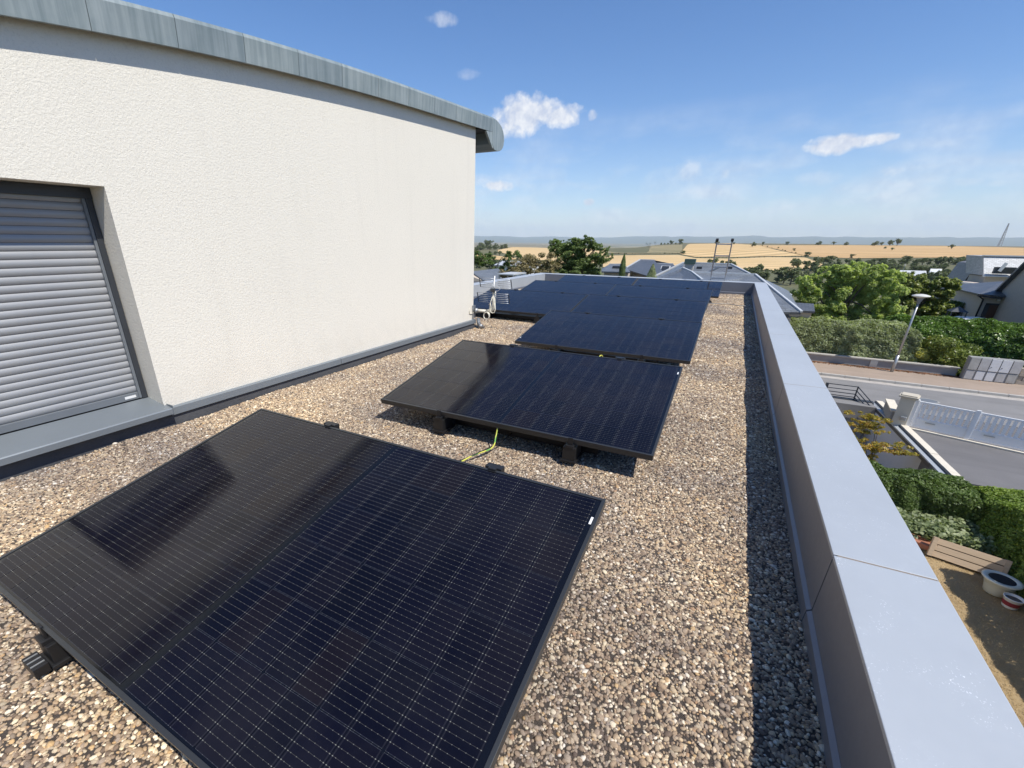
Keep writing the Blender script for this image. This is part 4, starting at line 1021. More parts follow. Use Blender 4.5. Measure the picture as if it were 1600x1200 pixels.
ml_cyp = leaf_mat('cypress_hedge_leaf', [(0, (.07, .10, .018)), (.4, (.16, .24, .035)), (.75, (.27, .36, .06)), (1, (.36, .42, .10))], .3, .6, .8)
ml_yew = leaf_mat('shrub_leaf', [(0, (.045, .07, .018)), (.5, (.11, .17, .04)), (1, (.20, .28, .07))], .3, .55, 1.5)
ml_laurel = leaf_mat('laurel_leaf', [(0, (.045, .08, .018)), (.45, (.11, .19, .035)), (.8, (.20, .31, .06)), (1, (.30, .42, .10))], .3, .35, 1.2)
ml_grey = leaf_mat('grey_green_leaf', [(0, (.17, .19, .10)), (.5, (.34, .38, .20)), (1, (.54, .58, .36))], .4, .5, 1.2)
ml_lime = leaf_mat('bright_lime_leaf', [(0, (.22, .28, .09)), (.4, (.40, .47, .18)), (.75, (.58, .63, .29)), (1, (.76, .74, .42))], .6, .5, .9)
ml_oak = leaf_mat('dark_walnut_leaf', [(0, (.07, .10, .03)), (.5, (.15, .21, .06)), (1, (.26, .34, .10))], .35, .5, .8)
ml_mid = leaf_mat('valley_tree_leaf', [(0, (.07, .095, .04)), (.5, (.15, .18, .075)), (1, (.25, .27, .12))], .3, .6, .3)
ml_brown = leaf_mat('parched_bush_leaf', [(0, (.12, .11, .045)), (.5, (.24, .20, .09)), (1, (.38, .31, .16))], .25, .6, 1.2)
ml_gold = leaf_mat('yellow_orange_leaf', [(0, (.16, .16, .03)), (.4, (.34, .30, .05)), (.7, (.50, .33, .07)), (1, (.48, .22, .08))], .35, .5, 2.0)
ml_photinia = leaf_mat('photinia_leaf', [(0, (.09, .12, .03)), (.5, (.19, .24, .05)), (.8, (.33, .36, .09)), (1, (.45, .25, .11))], .3, .4, 1.4)
ml_yellow = leaf_mat('yellow_leaf', [(0, (.30, .30, .06)), (.5, (.50, .48, .12)), (1, (.65, .62, .22))], .35, .5, 1.4)
ml_ivy = leaf_mat('pale_ground_cover_leaf', [(0, (.08, .11, .04)), (.5, (.22, .27, .12)), (1, (.42, .45, .26))], .3, .5, 2.5)

hedge('hedge', 'tall bright green conifer hedge at the right edge above the pots', ((7.15, 13.0, GZ), (9.5, 17.0, -4.95)), 60000, .040, ml_cyp, .22, None, .12, faces=(1.5, 1, .1, .3, .6))
hedge('hedge', 'taller part of the conifer hedge nearer the viewer, mostly beyond the right photo edge', ((7.15, 6.5, GZ), (9.3, 13.3, -3.75)), 50000, .045, ml_cyp, .22, None, .12, faces=(.6, 1.4, .1, .2, .8))
hedge('hedge', 'darker feathery hedge running across in front of the grey retaining wall', ((3.6, 15.9, GZ), (7.2, 17.2, -5.02)), 52000, .042, ml_yew, .2, None, .16, faces=(1, .6, .3, 1, .4))
hedge('hedge', 'grey green oleander hedge above the low street wall', ((0.5, 32.55, SZ), (9.35, 34.6, -3.0)), 75000, .07, ml_grey, .3, None, .13, faces=(1, .2, .4, 1.2, .3))
hedge('hedge', 'glossy dark laurel hedge right of the street lamp', ((8.2, 34.4, SZ), (14.6, 37.2, -2.75)), 70000, .07, ml_laurel, .35, None, .16, faces=(1, .4, 1, 1.2, .2))
# shrubs and trees
P, d = blob_points(9000, crown([(10.55, 33.2, -4.3, 1.15, .9, 1.0)], 40, .33, 3), .5)
t = thing('photinia_bush', 'rounded olive and reddish bush between the lamp and the laurel hedge', 'bush', (0, 0, 0)); d[:, 2] += .3; leaves(P, d, .062, ml_photinia, 'foliage', t); MB().tube([(10.55, 33.2, SZ), (10.55, 33.2, -4.3)], .06, 7).build('stem', m_bark, t)
P, d = blob_points(3000, crown([(9.45, 32.95, -4.45, .42, .4, .55)], 16, .4, 4), .5)
t = thing('yellow_bush', 'small yellow leaved bush just right of the lamp post', 'bush', (0, 0, 0)); d[:, 2] += .3; leaves(P, d, .06, ml_yellow, 'foliage', t); MB().tube([(9.45, 32.95, SZ), (9.45, 32.95, -4.5)], .04, 7).build('stem', m_bark, t)
P, d = blob_points(5000, crown([(14.2, 33.1, -4.6, 1.0, .7, .65), (15.6, 33.4, -4.7, .9, .7, .6)], 20, .4, 4), .5)
t = thing('green_bush', 'light green bush behind the meter cabinets', 'bush', (0, 0, 0)); d[:, 2] += .3; leaves(P, d, .07, ml_laurel, 'foliage', t); MB().tube([(14.2, 33.1, SZ), (14.2, 33.1, -4.6)], .05, 7).build('stem', m_bark, t)
# ornamental small maple with yellow orange leaves, two clusters
c1, c2, c3 = on(1352, 680, X=5.3), on(1385, 700, X=5.7), on(1345, 655, X=5.2)
tb = Vector((5.0, 18.6, garden_z(5, 18.6)))
mb_ = []
for c, s_ in ((on(1345, 668, Y=20.2), .62), (on(1366, 658, Y=20.0), .42), (on(1350, 690, Y=19.5), .5), (on(1340, 650, Y=20.4), .45), (on(1396, 700, Y=19.2), .46), (on(1410, 704, Y=19.2), .34), (on(1380, 703, Y=19.2), .36), (on(1350, 712, Y=19.0), .4), (on(1372, 672, Y=19.8), .3)):
    mb_.append((c.x, c.y, c.z, s_, s_, s_ * .45))
P, d = blob_points(4800, crown(mb_, 9, .30, 8), .9)
t = thing('small_maple', 'small ornamental tree with yellow and orange leaves against the grey wall', 'tree', (0, 0, 0)); d[:, 2] += .5; leaves(P, d, .042, ml_gold, 'crown', t); limbs((5.3, 19.4, -7.2), (5.6, 19.6, -5.6), mb_, .05, t, 10, 3)
# ground cover
n = 5200; P = np.stack([rng.uniform(4.6, 7.1, n), rng.uniform(14.6, 16.2, n), GZ + .05 + rng.random(n) ** 1.5 * .42], 1); P = clumpy(P, 2.0, .15)
tag(leaves(P, np.tile([0, -.2, 1.], (n, 1)), .055, ml_ivy, 'ground_cover', None, .7, .5), 'pale leafy ground cover at the foot of the front hedge', 'ground cover', None, 'stuff')

def T(px, py, Y): return on(px, py, Y=Y)
# big bright tree behind the street hedge
def blobs_at(lst, Y, dy=.8):
    out = []
    for (px, py, rpx, rpy) in lst:
        c = T(px, py, Y + random.uniform(-.6, .6)); ex = (T(px + rpx, py, Y) - c).length; ez_ = (T(px, py + rpy, Y) - c).length
        out.append((c.x, c.y, c.z, ex * .9, ex * dy, ez_ * .95))
    return out
bl = blobs_at([(1285, 475, 44, 34), (1320, 452, 52, 38), (1355, 475, 44, 38), (1300, 500, 48, 28), (1350, 505, 42, 24), (1262, 452, 24, 22), (1385, 455, 30, 28), (1256, 490, 24, 22), (1335, 428, 34, 18), (1392, 490, 22, 22), (1300, 430, 22, 14), (1370, 436, 22, 14)], 40, .55)
tree('lime_tree', 'big bright yellow green tree behind the street hedge', 'tree', (6.5, 40, -5.6), bl, 95000, .075, ml_lime, 46, .22, .2, None, 5, .95)
bl = blobs_at([(1440, 465, 40, 28), (1470, 452, 36, 22), (1425, 444, 28, 18), (1455, 482, 36, 20), (1405, 470, 24, 24), (1490, 445, 16, 12)], 46)
tree('feathery_tree', 'olive green feathery tree behind the laurel hedge, left of the beige house', 'tree', (12.2, 46, -5.8), bl, 42000, .085, ml_photinia, 40, .22, .16, None, 6, .95)
bl = blobs_at([(905, 402, 36, 26), (882, 408, 28, 26), (925, 410, 28, 22), (868, 388, 13, 12), (905, 386, 30, 13), (946, 400, 12, 8), (898, 425, 44, 14), (934, 385, 13, 7), (870, 379, 7, 5), (895, 378, 12, 6), (918, 378, 12, 6)], 30)
tree('walnut_tree', 'dark green spreading tree beyond the far left parapet corner', 'tree', (-8.7, 30, -6), bl, 60000, .052, ml_oak, 40, .2, .2, None, 7, .95)
bl = blobs_at([(820, 418, 26, 14), (845, 412, 22, 14), (800, 424, 14, 8), (850, 425, 16, 10)], 27)
tree('parched_bush', 'brownish parched bush left of the dark spreading tree', 'bush', (-10, 27, -6), bl, 14000, .055, ml_brown, 22, .26, .08, None, 8, .9)
bl = blobs_at([(775, 432, 16, 14), (756, 438, 12, 12), (790, 425, 14, 10), (760, 408, 16, 12), (745, 404, 12, 12), (800, 408, 14, 10)], 33)
tree('garden_tree', 'mid green bushy tree beside the small house at the wall corner', 'tree', (-14, 33, -6), bl, 16000, .07, ml_yew, 22, .26, .1, None, 9, .9)
# narrow cypress
t = thing('cypress', 'narrow dark cypress between the far grey roofs', 'tree', (0, 0, 0)); c = T(973, 418, 40)
n = 5000; u_ = rng.random(n); an = rng.random(n) * 6.283; hh = 2.1
wd = .30 * np.sin(np.pi * np.clip(u_ * .94 + .06, 0, 1)) ** .7 * (1 - .35 * u_) * (.6 + .4 * rng.random(n)); P = np.stack([c.x + np.cos(an) * wd, c.y + np.sin(an) * wd, c.z - 1.1 + u_ * hh], 1)
leaves(P, np.stack([np.cos(an), np.sin(an), np.full(n, .9)], 1), .05, ml_oak, 'crown', t, .35, .4); MB().tube([(c.x, c.y, -7), (c.x, c.y, c.z)], .07, 7).build('trunk', m_bark, t)
# small conifer beside
t = thing('young_fir', 'small light green fir in front of the far beige house', 'tree', (0, 0, 0)); c = T(1019, 424, 26)
n = 2600; u_ = rng.random(n); an = rng.random(n) * 6.283; wd = .34 * (1 - u_) ** .8 * rng.random(n) ** .4; P = np.stack([c.x + np.cos(an) * wd, c.y + np.sin(an) * wd, c.z - .5 + u_ * .85], 1)
leaves(P, np.stack([np.cos(an), np.sin(an), np.full(n, .5)], 1), .035, ml_grey, 'crown', t, .35, .5); MB().tube([(c.x, c.y, -6.5), (c.x, c.y, c.z + .2)], .04, 7).build('trunk', m_bark, t)

# ================================================================== NEIGHBOURING HOUSES
def slate(name, c, s=1.0):
    M = Mt(name, c, .45, .0, .5); v = M.co()
    br = M.n('ShaderNodeTexBrick', {'Vector': M.co('UV'), 'Color1': (*[x * 1.12 for x in c], 1), 'Color2': (*[x * .85 for x in c], 1), 'Mortar': (*[x * .5 for x in c], 1), 'Scale': 1.0, 'Mortar Size': .012, 'Brick Width': .35, 'Row Height': .16})
    M.col(M.mix(1.0, br.outputs['Color'], M.mix(M.noise(v, .9, 5, .65), (.75, .75, .75), (1.2, 1.2, 1.2)), 'MULTIPLY')); M.bump(br.outputs['Fac'], .3, .02); return M.m
m_slate = slate('blue_grey_slate', (.165, .18, .195)); m_slate_l = slate('light_grey_slate', (.50, .51, .51)); m_slate_d = slate('dark_slate', (.105, .115, .13))
m_beige = stucco('beige_render', (.58, .50, .40), .35, .3); m_taupe = stucco('taupe_render', (.56, .47, .38), .35, .3); m_ridge = plain('zinc_ridge', (.60, .61, .60), .4, .2)
m_glass = Mt('window_glass', (.03, .035, .04), .05).m; m_brown = plain('brown_door', (.085, .035, .02), .5)
def face_uv(o, s=1.0):
    me = o.data; uv = me.uv_layers.new(name='uv')
    for p in me.polygons:
        nrm = p.normal; t = Vector((0, 0, 1)).cross(nrm)
        if t.length < 1e-3: t = Vector((1, 0, 0))
        t.normalize(); b = nrm.cross(t)
        for li in p.loop_indices:
            v = me.vertices[me.loops[li].vertex_index].co; uv.data[li].uv = (v.dot(t) * s, v.dot(b) * s)
def roof_faces(polys, mat, parent, th=.12):
    mb = MB()
    for P in polys:
        P = [Vector(p) for p in P]; n = (P[1] - P[0]).cross(P[2] - P[0]).normalized(); n = n if n.z > 0 else -n
        k = len(P); V = [p for p in P] + [p - n * th for p in P]
        mb.add(V, [tuple(range(k)), tuple(range(k, 2 * k))[::-1]] + [(i, i + k, (i + 1) % k + k, (i + 1) % k) for i in range(k)])
    o = mb.build('roof', mat, parent); face_uv(o); return o
def ridge(a, b, parent, w_=.2): return MB().bar(Vector(a) + Vector((0, 0, .03)), Vector(b) + Vector((0, 0, .03)), w_, .08).build('ridge_cap', m_ridge, parent)
# house right behind: long grey hipped roof, wing towards us, chimney
hb = thing('neighbour_house', 'low house with long grey slate hip roofs and a chimney beyond the far parapet', 'house', (0, 0, 0))
r1, r2 = T(1068, 410.5, 42), T(1142, 413, 42); ze = -3.1
e1, e2, e3, e4 = Vector((r1.x - 4.6, 36.2, ze)), Vector((3.4, 36.2, -2.0)), Vector((4.2, 48, ze)), Vector((r1.x - 4.2, 48, ze))
roof_faces([(e1, e2, r2, r1), (e2, e3, r2), (e3, e4, r1, r2), (e4, e1, r1)], m_slate, hb)
for a, b in ((r1, r2), (r1, e1), (r2, e2)): ridge(a, b, hb, .12)
MB().box((e1.x + .4, 36.7, -8), (3.2, 47.6, ze + .3)).build('wall', m_beige, hb)
MB().box((2.9, 36.45, -3.2), (3.15, 36.69, -2.15)).build('corner_post', m_white, hb)
f1, f2 = T(1081, 425.6, 31), T(1180, 429.5, 31); ft = T(1066.5, 419, 33)
ze2 = -2.45; g1_, g2_ = Vector((f1.x - 3.2, 25.0, ze2)), Vector((3.35, 25.4, -1.86))
g2_ = on(1252, 488, Y=25.2); gl = on(1097, 438, Y=27.3); gll = on(1020, 437, Y=27.0)
back = Vector((g2_.x + .3, 36.4, g2_.z)); 
roof_faces([(gl, Vector((gl.x - .2, 24.8, g2_.z - .25)), g2_, f2, f1), (g2_, back, f2)], m_slate, hb)
roof_faces([(gll, Vector((gll.x + .4, 24.6, gll.z - 1.1)), Vector((gl.x - .2, 24.8, g2_.z - .25)), gl, f1, ft)], m_slate_d, hb)
roof_faces([(gll, ft, r1, Vector((gll.x - .6, 36, -2.6)))], m_slate, hb)
roof_faces([(ft, f1, f2, back, Vector((2.2, 36.6, -1.9)), Vector((r1.x, 37.2, -1.6)))], m_slate, hb, .1)
for a, b in ((f1, f2), (f1, gl), (f2, g2_), (ft, f1)): ridge(a, b, hb, .1)
MB().box((gll.x + .6, 25.4, -8), (g2_.x - .3, 36, g2_.z - .3)).build('wall', m_taupe, hb)
ch = T(1078, 412, 36); cb_ = MB().box((ch.x - .26, 35.7, -2.4), (ch.x + .26, 36.3, ch.z - .02)).build('chimney', m_conc, hb)
MB().box((ch.x - .33, 35.64, ch.z - .02), (ch.x + .33, 36.36, ch.z + .3)).build('chimney_cap', plain('green_chimney_cap', (.05, .09, .075), .6), cb_)
for px in (1093, 1140):
    c = T(px, 417.5, 39.5); MB().box((c.x - .18, 39.3, c.z - .12), (c.x + .18, 39.5, c.z + .05)).build('roof_vent', m_anth, hb)
k_ = MB().bar(T(1103, 427, 31.2), T(1125, 417, 37), .12, .06).build('roof_strut', m_anth, hb)
# shed roof right of it
sd = thing('garden_shed', 'small dark roofed shed beside the grey roof, under the bright tree', 'shed', (0, 0, 0)); c = T(1256, 479, 34)
roof_faces([((c.x - .9, 33.2, c.z - .15), (c.x + .5, 33.2, c.z - .15), (c.x + .5, 34.5, c.z + .15), (c.x - .9, 34.5, c.z + .15))], m_slate_d, sd); MB().box((c.x - .8, 33.4, -5.6), (c.x + .4, 34.4, c.z - .25)).build('wall', m_taupe, sd)
# house C: grey roofs middle left
hc = thing('far_house', 'house with stepped dark grey roof and a skylight left of the chimney', 'house', (0, 0, 0)); Y = 55
a, b, c, d2, e = T(1000, 406, Y), T(1023, 406.7, Y), T(1022.5, 411.6, Y - .5), T(1052, 412.6, Y - .5), T(1065, 428, Y - 6)
l = T(976, 420, Y - 5); lb = T(978, 428.5, Y - 6); 
roof_faces([(l, T(1012, 431, Y - 7), T(1040, 431, Y - 7), b, a)], m_slate_d, hc); roof_faces([(T(1016, 431.5, Y - 7.2), e, d2, c)], m_slate_d, hc)
roof_faces([(l, a, b, d2, Vector((d2.x, Y + 5, -3.2)), Vector((l.x, Y + 5, -3.2)))], m_slate_d, hc)
ridge(a, b, hc, .14); ridge(c, d2, hc, .14); ridge(l, a, hc, .12)
w_ = MB(); q1_, q2_ = T(978, 427, Y - 4.6), T(1062, 427, Y - 4.6); w_.box((q1_.x, Y - 4.6, -8), (q2_.x, Y + 4.5, q1_.z)); w_.build('wall', m_beige, hc)
s0 = T(1039, 421, Y - 4.0); sk = MB().obox(s0, (.42, 0, 0), (0, .45, .28), (0, -.03, .05)).build('skylight', m_ridge, hc); MB().obox(s0 + Vector((0, -.04, .06)), (.34, 0, 0), (0, .37, .23), (0, -.012, .02)).build('pane', m_glass, sk)
hd = thing('far_house', 'low grey gabled roof with a dark chimney left of the cypress', 'house', (0, 0, 0)); Y = 52
a, b = T(952, 413, Y), T(976, 413, Y); roof_faces([(T(940, 424, Y - 4), T(985, 425, Y - 4), b, a), (T(940, 424, Y - 4), a, T(940, 420, Y + 4))], m_slate, hd); MB().box((T(944, 425, Y - 3.5).x, Y - 3.5, -8), (T(982, 425, Y - 3.5).x, Y + 3, T(944, 424, Y - 3.5).z)).build('wall', m_beige, hd); ridge(a, b, hd, .12)
c = T(966, 418, Y - 2); MB().box((c.x - .5, Y - 2.4, c.z - .8), (c.x + .35, Y - 1.7, c.z + .15)).build('chimney', m_anth, hd)
# house at the wall corner
he = thing('far_house', 'small pale house with grey gable roof seen past the rendered wall corner', 'house', (0, 0, 0)); Y = 26
a = T(736, 424, Y + 1); b = T(760, 441, Y); roof_faces([(a, b, b + Vector((0, 4, 0)), a + Vector((0, 4, 0))), (a, a + Vector((0, 4, 0)), a + Vector((-2.6, 4, -1.4)), a + Vector((-2.6, 0, -1.4)))], m_slate, he)
MB().prism([(a.x - 2.2, -7), (b.x - .35, -7), (b.x - .35, b.z + .05), (a.x, a.z - .12), (a.x - 2.2, a.z - 1.25)], 'y', Y + .25, Y + 3.8).build('wall', m_beige, he)
MB().box((b.x - 1.0, Y + .2, -2.6), (b.x - .7, Y + .249, -1.9)).build('window', m_glass, he)
hf = thing('awning', 'flat pale roof behind the parapet, left of the parched bush', 'canopy', (0, 0, 0)); c = T(795, 428, 24)
MB().box((c.x - .45, 23.5, c.z - .03), (c.x + .5, 25.3, c.z + .03)).build('roof_sheet', m_ridge, hf)
for dx in (-.4, .45): MB().box((c.x + dx - .03, 23.6, -7), (c.x + dx + .03, 23.66, c.z - .03)).build('post', m_galv, hf)
hg = thing('far_house', 'long low white building behind the small trees on the left', 'house', (0, 0, 0)); c = T(805, 413, 60)
MB().box((c.x - 2.4, 59, -9), (c.x + 2.4, 64, c.z - .1)).build('wall', m_white, hg); roof_faces([((c.x - 2.6, 58.7, c.z - .1), (c.x + 2.6, 58.7, c.z - .1), (c.x + 2.6, 61.5, c.z + .35), (c.x - 2.6, 61.5, c.z + .35))], m_ridge, hg)
po = thing('utility_pole', 'wooden utility pole standing left in front of the gold field', 'pole', tuple(hit(766, 418))); MB().tube([(0, 0, -2), (0, 0, 3.4)], [.13, .09], 8).build('pole', m_guide, po); 
# house E: beige house on the right with taupe wall close by
hh_ = thing('beige_house', 'beige house with slate hip roof, gutter and brown garage door behind the laurel hedge', 'house', (0, 0, 0)); Y = 47
a = T(1528, 459, Y); b = T(1566, 464.5, Y); ap = T(1566, 439.5, Y + 4)
roof_faces([(a, b, b + Vector((3, 0, 0)), ap + Vector((3, 0, 0)), ap), (a, ap, Vector((a.x + .2, Y + 8, a.z)))], m_slate_d, hh_)
MB().prism([(a.x + .45, SZ - 1), (b.x + .6, SZ - 1), (b.x + .6, b.z - .12), (a.x + .45, a.z - .1)], 'y', Y + .35, Y + 8).build('wall', m_beige, hh_)
MB().bar(a + Vector((-.05, -.08, -.1)), b + Vector((0, -.08, -.1)), .12, .1).build('gutter', m_anth, hh_); MB().tube([a + Vector((.1, 0, -.15)), a + Vector((.5, .3, -.4)), Vector((a.x + .47, Y + .28, SZ - .8))], .05, 8).build('downpipe', m_anth, hh_, smooth=True)
gx0_, gx1_ = T(1544, 490, Y).x, T(1568, 490, Y).x; gzt = T(1550, 477.5, Y).z
dd = MB().box((gx0_, Y + .33, SZ - 1), (gx1_ + .3, Y + .345, gzt)).build('garage_door', m_brown, hh_); MB().box((gx0_ - .22, Y + .30, SZ - 1), (gx0_ - .002, Y + .349, gzt + .12)).build('door_frame', m_anth, dd); MB().box((gx0_ - .22, Y + .30, gzt + .002), (gx1_ + .3, Y + .349, gzt + .12)).build('door_frame', m_anth, dd)
c = T(1561, 468, Y + .3); MB().box((c.x - .08, Y + .25, c.z - .1), (c.x + .08, Y + .349, c.z + .1)).build('wall_lamp', m_white, hh_)
hi_ = thing('taupe_house', 'large taupe gable wall at the right edge of the photo', 'house', (0, 0, 0)); Y = 40
XW = T(1556, 505, 46.6).x
e0 = on(1567, 452, X=XW); g0_ = on(1600, 420, X=XW); sl_ = (g0_.z - e0.z) / (e0.y - g0_.y); yr = e0.y - 6.0; zr_ = e0.z + 6.0 * sl_; ye = e0.y - 12.0
MB().prism([(ye, SZ - 1), (e0.y, SZ - 1), (e0.y, e0.z), (yr, zr_), (ye, e0.z)], 'x', XW, XW + 9).build('gable_wall', m_taupe, hi_)
for sg in (1, -1):
    yo = yr + sg * 6.45; zo = e0.z - .45 * sl_
    roof_faces([((XW - .28, yr, zr_ + .16), (XW + 9.3, yr, zr_ + .16), (XW + 9.3, yo, zo + .16), (XW - .28, yo, zo + .16))], m_slate_d, hi_, .15)
MB().tube([(XW - .3, e0.y + .52, e0.z - .2), (XW - .1, e0.y + .4, e0.z - .42), (XW + .05, e0.y + .1, e0.z - .5)], .06, 8).build('gutter', m_anth, hi_, smooth=True)
c = T(1592, 545, 41.0); ob = MB().box((c.x - .1, 41.2, SZ), (XW - .02, 42.9, c.z)).build('annex', m_face, hi_); MB().box((c.x - .2, 41.1, c.z + .002), (XW - .03, 42.95, c.z + .08)).build('annex_roof', m_white, ob)
# house D: light slate mansard
hj = thing('slate_house', 'light grey slate mansard house with a dormer window on the right skyline', 'house', (0, 0, 0)); Y = 75
a, b, c, d2 = T(1537, 400, Y + 1.6), T(1620, 401.5, Y + 1.6), T(1620, 433, Y), T(1537, 430.5, Y)
o_ = MB().add([a, b, c, d2, a + Vector((0, 5, 0)), b + Vector((0, 5, 0)), c + Vector((0, 5, 0)), d2 + Vector((0, 5, 0))], [(0, 1, 2, 3), (4, 5, 6, 7), (0, 4, 5, 1), (0, 3, 7, 4), (1, 5, 6, 2), (3, 2, 6, 7)]).build('mansard_roof', m_slate_l, hj); face_uv(o_)
MB().bar(a + Vector((-.1, -.05, .05)), b + Vector((0, -.05, .05)), .3, .12).build('ridge_cap', m_ridge, hj); MB().bar(d2 + Vector((-.1, -.08, -.05)), c + Vector((0, -.08, -.05)), .25, .1).build('eave_trim', m_ridge, hj)
MB().box((d2.x + .3, Y + .3, -10), (c.x, Y + 4.8, d2.z - .1)).build('wall', m_beige, hj)
wn0, wn1 = T(1566, 419, Y - .5), T(1584, 427, Y - .5); dm = MB().box((wn0.x - .5, Y - .35, wn1.z - .1), (wn1.x + .12, Y - .005, wn0.z + .1)).build('dormer', m_anth, hj)
MB().box((wn0.x + .05, Y - .38, wn1.z), (wn1.x, Y - .351, wn0.z)).build('pane', m_glass, dm)
MB().bar(T(1561, 424, Y - .45), T(1573, 411, Y - .45), .3, .1, (0, 1, 0)).build('dormer_cheek', m_ridge, hj)
hk = thing('taupe_barn', 'steep taupe gable roof left of the slate mansard house', 'house', (0, 0, 0)); Y = 80
a, b, c, d2 = T(1528, 412, Y), T(1540, 410, Y), T(1540, 444, Y), T(1506, 440, Y)
o_ = MB().add([a, b, c, d2] + [v + Vector((0, 6, 0)) for v in (a, b, c, d2)], [(0, 1, 2, 3), (4, 5, 6, 7), (0, 4, 5, 1), (0, 3, 7, 4), (1, 5, 6, 2), (3, 2, 6, 7)]).build('roof', slate('taupe_slate', (.20, .185, .165)), hk); face_uv(o_)
c = T(1500, 441, 72); d3 = T(1543, 446, 72); MB().bar(c, d3, .5, .14).build('verge', m_ridge, hk); MB().box((c.x + .4, 72.2, -12), (d3.x, 79, c.z - .1)).build('wall', m_taupe, hk)
# far valley roofs
for i, (px, py, wpx, lb) in enumerate(((1425, 429, 22, 'long pale grey roof among the valley trees'), (1458, 432, 8, 'tiny white gable among the valley trees'), (1500, 436, 22, 'light corrugated roof beside the bare tree'), (905, 416, 4, 'tiny house behind the dark spreading tree'))):
    c = hit(px, py + 6); dd_ = c.length; wv = wpx * dd_ / 760; t = thing('valley_house', lb, 'house', tuple(c)); 
    MB().box((-wv / 2, 0, -4), (wv / 2, wv * .5 + 2, dd_ * .004)).build('wall', m_white if i == 1 else m_beige, t)
    MB().prism([(-.6, dd_ * .004), (wv * .25 + 1, dd_ * .011 if i != 1 else dd_ * .016), (wv * .5 + 2.6, dd_ * .004)], 'x', -wv / 2 - .4, wv / 2 + .4).build('roof', m_ridge if i != 1 else m_white, t)
# parked car behind the laurel hedge
car = thing('parked_car', 'white parked car, only its roof showing over the laurel hedge', 'car', (0, 0, 0)); c = T(1524, 499, 41)
m_car = Mt('white_car_paint', (.75, .76, .78), .2).m; cx0 = c.x; zr = c.z
MB().prism([(cx0 - 2.0, zr - 1.45), (cx0 + 2.1, zr - 1.45), (cx0 + 2.15, zr - .9), (cx0 + 1.9, zr - .62), (cx0 - 1.2, zr - .55), (cx0 - 2.1, zr - .75)], 'y', 40.4, 42.1).build('body', m_car, car, bevel=.08)
MB().prism([(cx0 - 1.15, zr - .56), (cx0 + 1.6, zr - .62), (cx0 + 1.0, zr - .08), (cx0 + .4, zr), (cx0 - .5, zr - .02), (cx0 - .85, zr - .15)], 'y', 40.5, 42.0).build('cabin', m_glass, car, bevel=.05)
MB().prism([(cx0 - .9, zr - .13), (cx0 - .5, zr + .0), (cx0 + .4, zr + .02), (cx0 + 1.05, zr - .07), (cx0 + 1.05, zr - .03), (cx0 + .4, zr + .06), (cx0 - .5, zr + .045), (cx0 - .95, zr - .1)], 'y', 40.48, 42.02).build('roof', m_car, car)
for wx in (-1.3, 1.35):
    for yy_ in (40.42, 41.9): MB().tube([(cx0 + wx, yy_, zr - 1.5), (cx0 + wx, yy_ + .2, zr - 1.5)], .32, 20).build('wheel', m_black, car)
bh = thing('gazebo', 'small dark roofed garden well behind the laurel hedge', 'garden ornament', (0, 0, 0)); c = T(1497, 484, 42)
MB().add([(c.x, 42, c.z + .22)] + [(c.x + .62 * math.cos(k * 1.5708 + .78), 42 + .62 * math.sin(k * 1.5708 + .78), c.z - .1) for k in range(4)], [(0, 1, 2), (0, 2, 3), (0, 3, 4), (0, 4, 1), (1, 4, 3, 2)]).build('roof', m_slate_d, bh)
for k in range(4): x_, y_ = c.x + .5 * math.cos(k * 1.5708 + .78), 42 + .5 * math.sin(k * 1.5708 + .78); MB().box((x_ - .03, y_ - .03, SZ - .6), (x_ + .03, y_ + .03, c.z - .08)).build('post', m_anth, bh)
hedge('hedge', 'dark clipped hedge between the olive tree and the beige house', ((14.1, 49.5, -7), (19.0, 51.5, -3.0)), 9000, .14, ml_oak, .3, None, .2)

# ================================================================== FAR TREES
protos = []
def far_tree(seed, kind):
    r_ = np.random.default_rng(seed); bl = []
    for k in range(7 if kind == 'round' else 5):
        a_ = r_.uniform(0, 6.28); f = r_.uniform(0, .55); bl.append((math.cos(a_) * f * 3.4, math.sin(a_) * f * 3.4, 2.7 + r_.uniform(-1.6, 1.7), r_.uniform(1.3, 2.1), r_.uniform(1.3, 2.1), r_.uniform(1.1, 1.7)))
    P, d = blob_points(2200, crown(bl, 9, .34, seed), .9); d[:, 2] += .5
    t = bpy.data.objects.new('valley_tree', None); t.empty_display_size = .3
    cr = leaves(P, d, .24, ml_mid, 'crown', None, .7); cr.parent = t
    tk = MB().tube([(0, 0, -1.5), (0, 0, 3.8)], [.3, .15], 7).build('trunk', m_bark, t)
    return t, cr, tk
protos = [far_tree(100 + i, 'round') for i in range(5)]
used = set()
def put_tree(pos, h, label, group, name='valley_tree'):
    i = random.randrange(5); t, cr, tk = protos[i]
    if i in used:
        t2 = t.copy(); COL.objects.link(t2)
        for ch_ in (cr, tk): c2 = ch_.copy(); COL.objects.link(c2); c2.parent = t2
    else: used.add(i); COL.objects.link(t); t2 = t
    t2.name = name; t2.location = pos; s_ = h / 6.2; t2.scale = (s_ * random.uniform(.85, 1.25), s_ * random.uniform(.85, 1.25), s_); t2.rotation_euler = (0, 0, random.uniform(0, 6.28)); tag(t2, label, 'tree', group)
